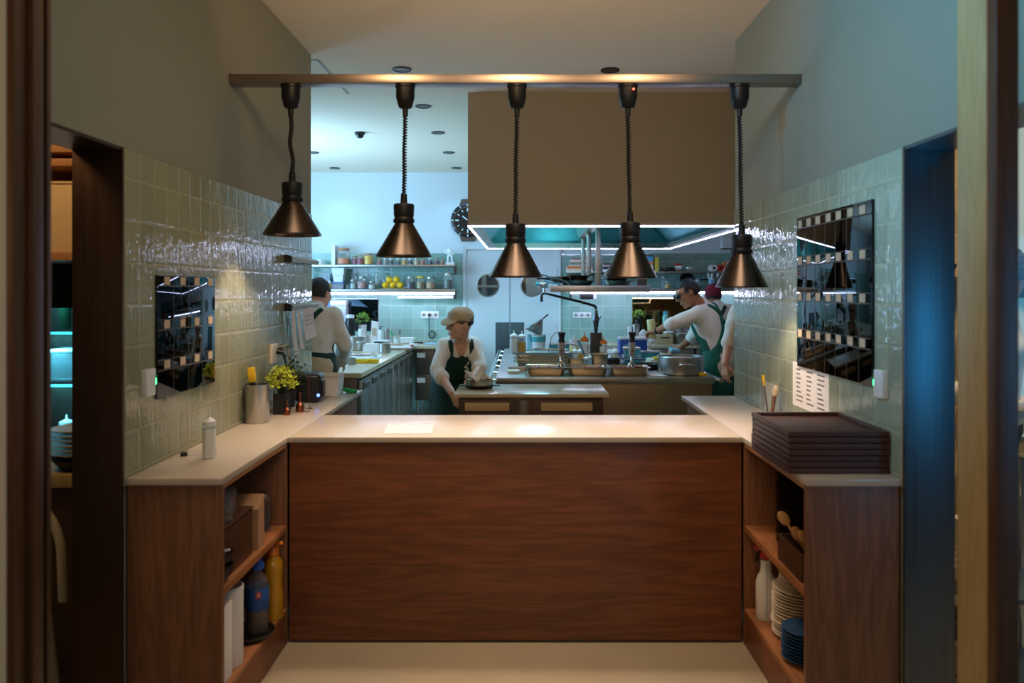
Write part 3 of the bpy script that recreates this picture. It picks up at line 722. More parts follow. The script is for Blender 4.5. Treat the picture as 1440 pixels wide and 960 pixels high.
def book(label, loc, d, col, rz=0, group=None, up=None):
    o = thing('book', label, 'book', loc, rz, group); w, l, t = d
    k = 'cover_'+col
    if k not in M: M[k] = mk(k, col, .5, var=.06)
    if up: # standing upright, spine to the room
        c = MB(); c.b2(-t/2, t/2, 0, .004, 0, l); c.b2(-t/2, -t/2+.003, .004, w, 0, l); c.b2(t/2-.003, t/2, .004, w, 0, l); c.build('cover', M[k], o)
        MB().b2(-t/2+.0032, t/2-.0032, .0042, w-.004, .003, l-.003).build('pages', M['paper'], o)
    else:
        c = MB(); c.b2(-l/2, l/2, 0, w, 0, .003); c.b2(-l/2, l/2, 0, w, t-.003, t); c.b2(-l/2, l/2, 0, .004, .003, t-.003); c.build('cover', M[k], o)
        MB().b2(-l/2+.003, l/2-.003, .0042, w-.004, .0032, t-.0032).build('pages', M['paper'], o)
    return o
def canister(label, loc, r, h, mat='steel_v', name='canister', lid=True, cat='canister'):
    o = thing(name, label, cat, loc)
    MB().lathe([(r*.97, 0), (r, .004), (r, h), (r-.004, h), (r-.004, .006), (0, .005)], n=36).build('body', M[mat], o)
    if lid: MB().lathe([(r+.001, h-.02), (r+.003, h-.018), (r+.003, h+.004), (r*.3, h+.012), (0, h+.012)], n=36).build('lid', M[mat], o)
    return o
def tub(label, loc, l, w, h, mat='white', lid=None, fill=None, name='food_tub', group=None, cat='container'):
    o = thing(name, label, cat, loc, 0, group)
    q = [(-l*.44, -w*.44, 0), (l*.44, -w*.44, 0), (l*.44, w*.44, 0), (-l*.44, w*.44, 0)]
    vs = q+[(x/.88, y/.88, h) for x, y, _ in q]+[(x*.97/.88, y*.97/.88, h) for x, y, _ in q]+[(x*.97, y*.97, .003) for x, y, _ in q]
    fs = [(3, 2, 1, 0)]+[(a+i, a+(i+1) % 4, b_+(i+1) % 4, b_+i) for a, b_ in ((0, 4), (4, 8), (8, 12)) for i in range(4)]+[(12, 13, 14, 15)]
    MB().raw(vs, fs).build('body', M[mat], o)
    if fill: MB().b2(-l*.43, l*.43, -w*.43, w*.43, .004, h*.7).build('contents', content(fill), o)
    if lid: MB().b2(-l*.52, l*.52, -w*.52, w*.52, h+.0005, h+.014, .004).build('lid', M[lid], o)
    return o
def herb(label, loc, r, h, pot_r, pot_h, potm, leafm, n=150, square=False, seed=1, sparse=None):
    o = thing('herb_plant', label, 'plant', loc); f = random.Random(seed)
    p = MB()
    if square: p.prism([(-pot_r*.85, -pot_r*.85), (pot_r*.85, -pot_r*.85), (pot_r*.85, pot_r*.85), (-pot_r*.85, pot_r*.85)], 2, 0, pot_h)
    else: p.lathe([(pot_r*.8, 0), (pot_r, pot_h), (pot_r*.92, pot_h), (pot_r*.9, pot_h*.9), (0, pot_h*.9)], n=24)
    p.build('pot', M[potm], o)
    st = MB(); lf = MB()
    for k in range(n):
        a, e = f.uniform(0, 2*PI), f.uniform(-.35, 1.45); R_ = f.uniform(.55, 1)
        q = Vector((math.cos(a)*math.cos(e)*r*R_, math.sin(a)*math.cos(e)*r*R_, pot_h+h*.38+math.sin(e)*h*.6*R_))
        if k % 5 == 0: st.tube([(q.x*.15, q.y*.15, pot_h*.9), (q.x*.5, q.y*.5, (pot_h+q.z)/2+.01), tuple(q)], .0012, 4)
        s = f.uniform(.012, .022)*(r/.07)**.5; d = Vector((f.uniform(-1, 1), f.uniform(-1, 1), f.uniform(-.4, .9))).normalized(); u = d.orthogonal().normalized()
        n_ = d.cross(u)*.25
        pts = [q, q+d*s*.5+u*s*.38+n_*s*.5, q+d*s*1.1, q+d*s*.5-u*s*.38+n_*s*.5]
        lf.raw([tuple(v) for v in pts], [(0, 1, 2), (0, 2, 3)])
    st.build('stems', M['dark_leaf'], o); lf.build('foliage', M[leafm], o)
    return o
# ------------------------------------------------------------------ fittings on the tiled walls of the pass
M['mirror_black'] = mk('black_mirror_glass', '383c40', .025, 1, var=.06, scale=3)
M['tag_card'] = mk('beige_tag', 'c9b596', .7, var=.08, scale=40)
M['ink'] = mk('grey_ink', '5a5048', .8)
def menu_board(label, wall, ya, yb, za, zb, rows, ys, tagw, tagh):
    s = 1 if wall < 0 else -1; xw = (XL+.0072) if wall < 0 else (XR-.0072)
    o = thing('order_board', label, 'board', (xw, (ya+yb)/2, za)); yo = (ya+yb)/2
    def bx(m, y0, y1, z0, z1, d0, d1, bev=0): return m.b2(min(s*d0, s*d1), max(s*d0, s*d1), y0-yo, y1-yo, z0-za, z1-za, bev)
    bx(MB(), ya, yb, za, zb, 0, .010, .0015).build('glass', M['mirror_black'], o)
    nseg = 4 if wall < 0 else 7
    g = MB()
    for k in range(1, nseg): y = ya+(yb-ya)*k/nseg; bx(g, y-.0012, y+.0012, za+.002, zb-.002, .0101, .0106)
    g.build('joint_lines', M['joint_brown'], o)
    for z in rows:
        r = MB(); bx(r, ya+.003, yb-.003, z-tagh/2-.006, z-tagh/2-.002, .0101, .015, .001); bx(r, ya+.003, yb-.003, z+tagh/2+.002, z+tagh/2+.004, .0101, .0125)
        rail = r.build('ticket_rail', M['joint_brown'], o)
        for y in ys:
            t_ = bx(MB(), y-tagw/2, y+tagw/2, z-tagh/2, z+tagh/2, .0108, .0118).build('name_tag', M['tag_card'], rail)
    return o
M['joint_brown'] = mk('rail_brown', '5a4c3c', .4, var=.05)
yo = [1498/(735-p) for p in (228.5, 251, 271, 290)]
hb = 1.644-1.175
menu_board('black mirrored order board with four columns of tags, left wall', -1, 2.88, 3.42, 1.175, 1.645, [1.645-hb*f for f in (.045, .405, .735)], yo, .046, .032)
ys7 = [1422/(p-735) for p in (1130.4, 1142.7, 1155.8, 1170.6, 1185.2, 1201.8, 1219.3)]
hb = 1.930-1.226
menu_board('tall black mirrored order board with seven columns of tags, right wall', 1, 2.858, 3.64, 1.226, 1.930, [1.930-hb*f for f in (.045, .29, .53, .775)], ys7, .05, .034)
# small boxes with a green light
for (wall, px, y0, z0, lab) in ((-1, 205, 2.81, 1.247, 'small grey wall thermostat with green light by left order board'), (1, 1244, 2.785, 1.245, 'small pale wall thermostat with green light by right order board')):
    s = -wall; xw = (XL+.0072) if wall < 0 else (XR-.0072)
    o = thing('thermostat', lab, 'thermostat', (xw, y0, z0))
    MB().b2(min(0, s*.022), max(0, s*.022), -.035, .035, -.05, .05, .004).build('body', M['white'], o)
    MB().b2(min(0, s*.02), max(0, s*.02), .036, .046, -.012, .012, .002).build('indicator_light', M['led_green'], o)
# socket with plugs on the left wall
o = thing('wall_socket', 'cream double socket with black plug on left tiles above the herb', 'socket', (XL+.0072, 4.24, 1.235))
MB().b2(0, .014, -.05, .05, -.055, .055, .003).build('plate', M['cream'], o)
p = MB().cyl((.0145, .03, .01), (.05, .035, .0), .018, .013, 12).build('plug', M['black'], o)
c = MB().tube([(.045, .035, .0), (.055, .05, -.05), (.05, .08, -.11), (.055, .11, -.16), (.05, .13, -.24), (.06, .14, -.30)], .006, 8).build('cord', M['black'], p)
MB().tube([(.016, .06, .03), (.05, .09, .04), (.045, .14, .0), (.045, .17, -.12), (.05, .18, -.22), (.06, .17, -.3)], .004, 8).build('pale_cord', M['tag_card'], o)
# ticket rails with slips
def ticket_rail(lab, z, papers):
    o = thing('ticket_rail', lab, 'rail', (XL+.0072, 4.44, z))
    MB().prism([(0, -.014), (.036, -.018), (.040, .006), (.020, .016), (0, .016)], 1, .02, .62).build('rail', M['rail_alu'], o)
    MB().prism([(0, -.022), (.042, -.024), (.046, .010), (.022, .022), (0, .022)], 1, 0, .0195).build('end_cap', M['black'], o)
    for k, (y, w, h, a) in enumerate(papers):
        n = tag(MB().raw([(0, 0, 0), (0, w, 0), (.004, w, -h*.5), (.02, w, -h), (.02, 0, -h), (.004, 0, -h*.5), (-.001, 0, 0), (-.001, w, 0), (.003, w, -h*.5), (.019, w, -h), (.019, 0, -h), (.003, 0, -h*.5)],
            [(0, 1, 2, 5), (5, 2, 3, 4), (6, 11, 8, 7), (11, 10, 9, 8), (0, 6, 7, 1), (1, 7, 8, 2), (2, 8, 9, 3), (3, 9, 10, 4), (4, 10, 11, 5), (5, 11, 6, 0)]).build('order_slip', M['paper']), ['curled order slip hanging nearest under the lower ticket rail', 'narrow order slip hanging in the middle of lower ticket rail', 'wide order slip with writing on the lower ticket rail'][k], 'paper')
        n.location = (XL+.0072+.030+.007*k, 4.44+y, z-.020); n.rotation_euler = (a, 0, 0); n['group'] = 'order slips on the ticket rail'
        if k == 2:
            l = MB()
            for j in range(5): l.b2(.0045+.0012*j, .0052+.0012*j, .03, w-.03-(j % 2)*.04, -.05-.026*j, -.047-.026*j)
            l.build('writing', M['ink'], n)
M['rail_alu'] = mk('rail_aluminium', 'b2aa98', .4, .4, var=.04)
ticket_rail('upper metal ticket rail at the far end of the left tiles', 1.772, [])
ticket_rail('lower metal ticket rail holding slips, far end of left tiles', 1.488, [(.05, .07, .26, 0), (.14, .06, .24, .03), (.22, .24, .19, .05)])
# printed sheet on the right wall
o = thing('notice_sheet', 'white printed sheet taped to right tiles below the order board', 'paper', (XR-.0073, 3.50, 1.03))
MB().b2(-.0012, 0, -.22, .22, 0, .21).build('sheet', M['paper'], o)
f = random.Random(4)
for col in range(3):
    l = MB()
    for r in range(8):
        y0 = .17-col*.13; l.b2(-.0018, -.0013, y0-.02-f.uniform(.02, .07), y0, .175-r*.021, .181-r*.021)
    l.build('printed_column', M['ink'], o)

# ------------------------------------------------------------------ on the left side counter
zc = ZT+.0006
o = thing('utensil_holder', 'tall brushed steel utensil holder on left counter against the tiles', 'holder', (-1.326, 3.80, zc)); r, h = .060, .190
MB().lathe([(r*.97, 0), (r, .004), (r, h), (r-.003, h), (r-.003, .006), (0, .006)], n=44).build('cylinder', M['steel_v'], o)
o = thing('paint_brush', 'yellow handled brush standing in the steel utensil holder', 'brush', (-1.33, 3.80, zc+.012), (0, -.10, 0))
MB().box((0, 0, .225), (.036, .014, .075), .004).build('handle_top', M['yellow'], o)
MB().box((0, 0, .165), (.03, .016, .045), .004).build('grip', M['black'], o)
MB().box((0, 0, .09), (.022, .012, .10), .003).build('shaft', M['yellow'], o)
o = thing('kitchen_tweezers', 'thin dark stick leaning at the left edge of utensil holder', 'utensil', (-1.352, 3.80, zc+.012), (0, -.06, .1))
MB().cyl((0, .02, 0), (0, .02, .25), .004, .003, 8).build('rod', M['black'], o); MB().ell((0, .02, .255), (.006, .004, .012), 10, 8).build('tip', M['black'], o)
squeeze('cloudy white squeeze bottle standing alone near front of left counter', (-1.232, 2.99, zc), .025, .186, 'f2efe4', .95)
o = thing('marker_pen', 'clear marker pen with black end lying on the left counter', 'pen', (-1.30, 3.05, zc+.009), 0)
MB().cyl((-.035, -.02, 0), (.06, .03, 0), .009, n=14).build('barrel', M['glass'], o); MB().cyl((-.058, -.032, 0), (-.0355, -.0202, 0), .0092, n=14).build('cap', M['black'], o)
herb('lime green herb in black square pot behind the steel holder', (-1.285, 4.06, zc), .080, .15, .042, .105, 'black_matt', 'lime_leaf', 420, True, 3)
o = thing('dark_herb_bunch', 'dark leafy herb bunch rising behind the lime green herb', 'plant', (-1.325, 4.30, zc))
MB().lathe([(.035, 0), (.045, .1), (.04, .1), (.036, .09), (0, .09)], n=20).build('pot', M['black_matt'], o)
lf = MB(); f = random.Random(8)
for k in range(160):
    q = Vector((f.gauss(.01, .028), f.gauss(0, .05), .10+abs(f.gauss(.08, .05)))); d = Vector((f.uniform(-1, 1), f.uniform(-1, 1), f.uniform(-.3, 1))).normalized(); u = d.orthogonal().normalized(); s = f.uniform(.018, .032)
    q.x = max(q.x, -.05)
    lf.raw([tuple(q), tuple(q+d*s*.5+u*s*.35), tuple(q+d*s), tuple(q+d*s*.5-u*s*.35)], [(0, 1, 2), (0, 2, 3)])
lf.build('foliage', M['dark_leaf'], o)
def mill(label, loc, r, h, m='copper'):
    o = thing('bottle_stopper', label, 'stopper', loc, 0, 'small copper pieces on the left counter')
    MB().lathe([(r*.9, 0), (r, .004), (r, h*.30), (r*.55, h*.46), (r*.32, h*.52)], n=24).build('bell', M[m], o)
    MB().lathe([(r*.30, h*.521), (r*.24, h*.8), (r*.30, h*.97), (0, h)], n=16).build('stem', M[m], o)
mill('darker copper bell-shaped piece nearest the herb pot', (-1.245, 4.02, zc), .018, .075)
mill('bright copper bell-shaped piece with tall stem beside the radio', (-1.205, 4.12, zc), .024, .105)
o = thing('steel_skewer', 'thin upright copper rod in front of the black radio', 'rod', (-1.185, 4.22, zc)); MB().cyl((0, 0, .004), (0, 0, .19), .0028, n=10).build('rod', M['copper'], o); MB().lathe([(.02, 0), (.02, .004), (0, .006)], n=20).build('foot', M['copper'], o)
jar('tiny glass jar with steel lid in front of the black radio', (-1.175, 4.13, zc), .022, .045, None, lid='steel')
o = thing('radio', 'black rounded counter radio with small blue light', 'radio', (-1.265, 4.52, zc), .12)
MB().box((0, 0, .085), (.15, .17, .165), .03, seg=4).build('body', M['black'], o)
MB().b2(-.06, .06, -.092, -.086, .03, .14, .003).build('front_grille', M['black_matt'], o)
MB().b2(.077, .083, -.05, .05, .03, .12, .002).build('side_panel', M['iron'], o)
MB().ell((.062, -.09, .045), (.010, .006, .010), 12, 8).build('indicator_light', M['led_blue'], o)
MB().b2(.076, .080, -.06, .06, .125, .132, .001).build('trim_line', M['chrome'], o)
o = tub('white paper-lined tub on the far end of the left counter', (-1.215, 4.78, zc), .15, .16, .115, 'paper', fill='c9c4a0')
l = MB(); f = random.Random(2); N = 40
vs = []
for j, (k, z) in enumerate(((.90, .10), (1.02, .125), (1.06, .118))):
    for i in range(N):
        a = 2*PI*i/N; c_, s_ = math.cos(a), math.sin(a); m_ = max(abs(c_), abs(s_)); vs.append((.075*k*c_/m_, .08*k*s_/m_, z+(.012*f.random() if j else 0)))
l.raw(vs, [(j*N+i, j*N+(i+1) % N, (j+1)*N+(i+1) % N, (j+1)*N+i) for j in range(2) for i in range(N)]).build('paper_lining', M['paper'], o)
tag(MB().box((-1.095, 4.86, zc+.012), (.07, .05, .022), .01, .4, 3).ell((-1.12, 4.84, zc+.025), (.03, .02, .012), 12, 8).build('green_cloth', M['green_cloth']), 'crumpled green cloth on the far end of left counter', 'cloth')
# paper on the pass
pp = MB().raw([(wx(545, 3.728), 3.728, 0), (wx(610, 3.728), 3.728, 0), (wx(607, 3.49), 3.49, 0), (wx(540, 3.49), 3.49, 0)]+[(wx(545, 3.728), 3.728, .0012), (wx(610, 3.728), 3.728, .0012), (wx(607, 3.49), 3.49, .0012), (wx(540, 3.49), 3.49, .0012)], [(3, 2, 1, 0), (4, 5, 6, 7), (0, 1, 5, 4), (1, 2, 6, 5), (2, 3, 7, 6), (3, 0, 4, 7)]).build('paper_sheet', M['paper_white'] if 'paper_white' in M else M.setdefault('paper_white', mk('bright_paper', 'd6d2d2', .8, var=.01)))
pp.location = (0, 0, zc); tag(pp, 'blank white sheet of paper on the pass worktop', 'paper')

# ------------------------------------------------------------------ trays and glass on the right side counter
M['tray'] = wood('dark_brown_tray', '3c2016', '603a28', 0, 2, .5, .6)
tr = thing('serving_tray', 'lowest brown serving tray of the stack on right counter', 'tray', (1.137, 2.73, zc), 0, 'brown serving trays on the right counter')
w2, d2, e = .182, .44, .022
MB().b2(-w2+.012, w2-.012, .012, d2-.012, 0, .004, .001).build('base', M['tray'], tr)
rm = MB()
for (x0, x1, y0, y1) in ((-w2, w2, 0, .012), (-w2, w2, d2-.012, d2), (-w2, -w2+.012, .0125, d2-.0125), (w2-.012, w2, .0125, d2-.0125)): rm.b2(x0, x1, y0, y1, 0, .0195, .002)
rm.build('rim', M['tray'], tr)
nm = ['second from bottom', 'third from bottom', 'middle', 'third from top', 'second from top', 'topmost']
for k in range(1, 7):
    c = copy_tree(tr, (1.137+random.uniform(-.003, .003), 2.73+random.uniform(-.004, .004), zc+k*.0222), f'{nm[k-1]} brown serving tray of the stack on right counter')
o = thing('glass_cylinder', 'clear glass cylinder holding brushes behind the brown trays', 'glass', (1.262, 3.86, zc))
MB().lathe([(.045, 0), (.047, .003), (.047, .19), (.045, .19), (.045, .012), (0, .012)], n=32).build('wall', M['glass'], o)
o = thing('pastry_brush', 'copper brush standing in the clear glass cylinder', 'brush', (1.265, 3.86, zc+.014), (0, .1, 0)); MB().cyl((0, 0, 0), (0, 0, .11), .008, .012, 12).build('handle', M['copper'], o); MB().ell((.004, 0, .13), (.016, .012, .035), 12, 10).build('bristles', M['tag_card'], o)
o = thing('marker_pen', 'yellow topped pen standing in the clear glass cylinder', 'pen', (1.245, 3.86, zc+.014), (0, -.12, 0)); MB().cyl((0, 0, 0), (0, 0, .16), .005, n=10).build('shaft', M['black'], o); MB().cyl((0, 0, .1605), (0, 0, .215), .007, n=10).build('cap', M['yellow'], o)
tag(MB().box((1.19, 3.72, zc+.014), (.09, .06, .026), .012, .5, 3).ell((1.21, 3.73, zc+.030), (.03, .02, .014), 12, 8).build('green_cloth', M['green_cloth']), 'folded green cloth beside the brown trays', 'cloth')

# ------------------------------------------------------------------ in the left shelf bay
zs, zb = .5356, .1636
for k, (x, y, lab) in enumerate(((-1.16, 2.90, 'clear glass tumbler nearest the front on upper left shelf'), (-1.14, 2.95, 'clear glass tumbler behind the front one on upper left shelf'), (-1.25, 2.97, 'clear glass tumbler at the back wall of upper left shelf'), (-1.11, 2.84, 'clear glass tumbler at the open edge of upper left shelf'))):
    if k == 0:
        g0 = thing('glass_tumbler', lab, 'glass', (x, y, zs+.19), 0, 'tumblers on the upper left shelf')
        MB().lathe([(.022, 0), (.028, .004), (.030, .09), (.028, .09), (.024, .012), (0, .01)], n=20).build('glass', M['glass'], g0)
    else: copy_tree(g0, (x, y, zs+.19), lab)
o = thing('wooden_crate', 'low brown box carrying tumblers on upper left shelf', 'box', (-1.18, 2.90, zs))
MB().b2(-.10, .10, -.14, .14, 0, .185, .003).build('body', M['oak_edge_dark'] if 'oak_edge_dark' in M else M.setdefault('oak_edge_dark', wood('brown_box_wood', '3a2416', '5e3c26', 1, 2)), o)
MB().b2(-.105, .105, -.145, .145, .1855, .1898, .001).build('lid', M['oak_edge_dark'], o)
o = thing('card_box', 'upright kraft card box with angled top on upper left shelf', 'box', (-1.13, 3.115, zs))
MB().prism([(-.035, 0), (.035, 0), (.035, .21), (-.035, .165)], 0, -.06, .06).build('box', M['card'], o)
MB().b2(.0352, .037, -.04, .04, .03, .10).build('label_panel', M['card'], o)
o = thing('pepper_mill', 'ridged glass pepper mill at the far end of upper left shelf', 'mill', (-1.135, 3.33, zs))
MB().lathe([(.030, 0), (.032, .01)]+[(.030+.002*(k % 2), .015+k*.012) for k in range(10)]+[(.028, .15)], n=24).build('body', M['glass'], o)
MB().lathe([(.026, .012), (.026, .12), (0, .12)], n=20).build('peppercorns', content('2a2019'), o); MB().lathe([(.029, .1505), (.029, .165), (.015, .172), (0, .173)], n=24).build('cap', M['chrome'], o)
bw = thing('black_bowl', 'topmost black bowl at the front of upper left shelf', 'bowl', (-1.100, 2.742, zs+.045), 0, 'black bowls on the upper left shelf')
MB().lathe([(.025, 0), (.03, .003), (.052, .04), (.056, .065), (.053, .065), (.048, .04), (.026, .006), (0, .005)], n=32).build('bowl', M['iron'], bw)
copy_tree(bw, (-1.100, 2.742, zs), 'lowest black bowl at the front of upper left shelf')
o = thing('shaker', 'small white shaker standing in the black bowls', 'shaker', (-1.100, 2.742, zs+.0515)); MB().lathe([(.022, 0), (.022, .07), (.018, .085), (0, .088)], n=20).build('body', M['white'], o); MB().cyl((.0225, 0, .06), (.045, 0, .066), .005, n=8).build('spout', M['white'], o)
# lower left
o = thing('paper_carton', 'white tall carton nearest the front on lower left shelf', 'carton', (-1.12, 2.775, zb)); MB().box((0, 0, .14), (.09, .09, .279), .004).build('box', M['paper'], o); MB().b2(-.03, .03, -.0465, -.0455, .18, .24).build('label_panel', M['tag_card'], o)
o = thing('storage_tube', 'white open tube behind the white carton on lower left shelf', 'tube', (-1.115, 2.90, zb)); MB().lathe([(.046, 0), (.048, .003), (.048, .30), (.044, .30), (.044, .008), (0, .008)], n=36).build('tube', M['paper'], o)
MB().lathe([(.0485, .28), (.0495, .281), (.0495, .2985), (.0485, .2985)], n=36, cap=False).build('rim_band', M['white'], o)
o = thing('round_tray', 'dark round tray under the blue labelled bottle', 'tray', (-1.125, 3.14, zb)); MB().lathe([(.085, 0), (.095, .012), (.098, .018), (.094, .018), (.084, .006), (0, .005)], n=40).build('dish', M['iron'], o); MB().lathe([(.098, .0185), (.0995, .019), (.0995, .021), (.097, .0205)], n=40, cap=False).build('rim', M['steel_dark'], o)
M['bottle_label'] = mk('blue_label', '1d4f8f', .5, var=.25, scale=40)
o = thing('detergent_bottle', 'clear cleaning bottle with blue label and blue cap on lower left shelf', 'bottle', (-1.10, 3.155, zb+.0075))
r = .045; MB().lathe([(r*.9, 0), (r, .008), (r, .20), (r*.8, .225), (r*.35, .25), (r*.35, .262)], n=32).build('body', M['glass'], o)
MB().lathe([(r*.86, .01), (r*.93, .015), (r*.93, .11), (0, .11)], n=24).build('liquid', content('57422a'), o)
l = MB().lathe([(r+.0006, .10), (r+.0012, .101), (r+.0012, .19), (r+.0006, .191)], n=32, cap=False).build('label', M['bottle_label'], o)
an = -1.15; MB().box(((r+.0014)*math.cos(an), (r+.0014)*math.sin(an), .168), (.020, .002, .026), 0, an+PI/2).build('badge', M['red'], l)
t = MB(); ux, uy = -math.sin(an), math.cos(an); bxp = Vector(((r+.003)*math.cos(an), (r+.003)*math.sin(an), .168))
for p0, p1 in (((-.005, -.008), (0, .009)), ((.005, -.008), (0, .009)), ((-.0027, -.002), (.0027, -.002))):
    t.cyl(bxp+Vector((ux*p0[0], uy*p0[0], p0[1])), bxp+Vector((ux*p1[0], uy*p1[0], p1[1])), .0012, n=6)
t.build('letter', M['white'], l)
MB().lathe([(r*.42, .2625), (r*.6, .264), (r*.6, .285), (r*.42, .29), (r*.38, .32), (r*.2, .326), (0, .326)], n=28).build('cap', M['blue_plastic'], o)
o = thing('oil_bottle', 'tall amber yellow bottle with orange flip spout on lower left shelf', 'bottle', (-1.086, 3.31, zb))
M['amber'] = mk('amber_liquid', 'b8820c', .2, var=.15, spec=.6)
MB().lathe([(.040, 0), (.043, .006), (.043, .10), (.038, .15), (.042, .21), (.038, .245), (.022, .27), (.018, .275)], n=32).build('body', M['amber'], o)
k = MB().lathe([(.024, .2755), (.026, .277), (.022, .31), (.014, .325), (0, .327)], n=24).build('cap', M['orange'], o); MB().box((.028, -.02, .325), (.055, .014, .016), .004, (0, -.45, -.6)).build('spout', M['orange'], k)
o = thing('black_tin', 'dark tin standing behind bottles on lower left shelf', 'tin', (-1.27, 3.22, zb)); MB().lathe([(.06, 0), (.062, .004), (.062, .22), (.055, .225), (0, .225)], n=28).build('body', M['oak_edge_dark'], o); MB().lathe([(.0625, .2), (.064, .201), (.064, .228), (0, .229)], n=28).build('lid', M['iron'], o)

# ------------------------------------------------------------------ in the right shelf bay
bp = thing('black_plate', 'black plate, lowest of the dark stack on upper right shelf', 'plate', (1.175, 3.13, zs), 0, 'black plates on the upper right shelf')
MB().lathe([(.075, 0), (.08, .002), (.125, .014), (.127, .016), (.122, .016), (.08, .006), (0, .005)], n=36).build('dish', M['black_glaze'] if 'black_glaze' in M else M.setdefault('black_glaze', mk('black_glaze', '15181c', .2, var=.3)), bp)
MB().lathe([(.126, .0155), (.1275, .0165), (.126, .0172), (.124, .0168)], n=36, cap=False).build('rim_line', M['copper'], bp)
ords = ['second', 'third', 'fourth', 'fifth', 'sixth', 'seventh', 'eighth', 'ninth', 'tenth', 'eleventh', 'twelfth', 'thirteenth', 'fourteenth', 'fifteenth', 'sixteenth', 'seventeenth', 'eighteenth', 'nineteenth']
for k in range(1, 17): copy_tree(bp, (1.175+random.uniform(-.003, .003), 3.13+random.uniform(-.003, .003), zs+k*.0185), f'black plate, {ords[k-1]} from below in dark stack on upper right shelf')
o = thing('utensil_crate', 'dark wooden crate of spoons nearest the front on upper right shelf', 'box', (1.095, 2.86, zs)); h = MB()
for (x0, x1, y0, y1) in ((-.095, .095, -.125, -.115), (-.095, .095, .115, .125), (-.095, -.085, -.1145, .1145), (.085, .095, -.1145, .1145)): h.b2(x0, x1, y0, y1, 0, .10, .002)
h.build('sides', M['oak_edge_dark'], o); MB().b2(-.0845, .0845, -.1145, .1145, 0, .008).build('base', M['oak_edge_dark'], o)
M['spoon_wood'] = wood('spoon_wood', 'a8773e', 'd2a468', 2, 3)
def spoon(label, loc, rot, m, L=.2):
    o = thing('spoon', label, 'spoon', loc, rot, 'spoons in the dark crate')
    MB().cyl((0, 0, 0), (0, 0, L*.75), .005, .006, 10).build('handle', m, o); MB().ell((0, 0, L*.86), (.021, .007, .03), 14, 10).build('bowl', m, o)
spoon('long wooden spoon leaning out of the dark crate', (1.11, 2.90, zs+.012), (-.35, -.55, 0), M['spoon_wood'], .22)
spoon('wooden spoon with broad pale bowl in the dark crate', (1.10, 2.88, zs+.012), (-.2, -.45, .4), M['spoon_wood'], .155)
spoon('second pale wooden spoon beside the broad one in the crate', (1.12, 2.85, zs+.012), (-.2, -.5, .3), M['spoon_wood'], .15)
spoon('shiny steel spoon in the dark crate', (1.10, 2.80, zs+.012), (.05, -.25, .3), M['chrome'], .14)
spoon('black ladle in the dark crate', (1.13, 2.78, zs+.012), (.1, -.2, .2), M['iron'], .16)
# lower right: spray bottle and plates
o = thing('spray_bottle', 'white spray bottle with red trigger head on lower right shelf', 'bottle', (1.055, 3.30, zb), -.2)
MB().lathe([(.040, 0), (.043, .004), (.043, .16), (.036, .185), (.024, .205), (.022, .255), (0, .256)], n=28, sy=.75).build('body', M['white'], o)
MB().b2(-.0015, .0015, -.0335, -.032, .01, .25).build('seam', M['socket_grey'], o)
k = MB().box((0, 0, .295), (.042, .034, .07), .01, (0, .25, 0)).build('head', M['red'], o); MB().box((-.03, 0, .31), (.04, .024, .028), .008, (0, -.5, 0)).build('nozzle', M['red'], k); MB().box((-.034, 0, .27), (.012, .016, .05), .004, (0, .35, 0)).build('trigger', M['iron'], k)
o = thing('card_box', 'small dark box with white label behind the spray bottle', 'box', (1.20, 3.33, zb)); MB().box((0, 0, .08), (.11, .10, .16), .003).build('box', M['iron'], o); MB().b2(-.04, .03, -.0515, -.0505, .09, .15).build('label_panel', M['paper'], o)
def plate(name, label, loc, r, m, group):
    o = thing(name, label, 'plate', loc, 0, group)
    MB().lathe([(r*.58, 0), (r*.6, .003), (r*.97, .016), (r, .019), (r*.97, .020), (r*.62, .007), (0, .006)], n=40).build('dish', m, o)
    MB().lathe([(r*.50, 0), (r*.52, -.0022), (r*.55, -.0022), (r*.56, 0)], n=32, cap=False).build('foot_ring', m, o); return o
g = 'cream plates stacked on the lower right shelf'; x0, y0 = 1.142, 3.135
p0 = plate('cream_plate', 'cream plate at the very bottom of the tall stack', (x0, y0, zb+.003), .112, M['cream'], g)
for k in range(1, 20):
    r_ = random.uniform
    lab = f'cream plate, {ords[k-1]} from below in the tall stack' if k < 19 else 'cream plate topping the tall stack on lower right shelf'
    c = copy_tree(p0, (x0+r_(-.004, .004)+(0 if k < 15 else .012), y0+r_(-.004, .004), zb+.003+k*.0130), lab)
    if k >= 15: c.scale = (.86, .86, 1)
g = 'blue plates stacked on the lower right shelf'
p1 = plate('blue_plate', 'blue plate at the bottom of the short front stack', (1.082, 2.925, zb+.003), .085, M['blue_plate'], g)
for k in range(1, 9): copy_tree(p1, (1.082+random.uniform(-.002, .002), 2.925+random.uniform(-.002, .002), zb+.003+k*.0132), f'blue plate, {ords[k-1]} from below in the short front stack' if k < 8 else 'blue plate topping the short front stack')
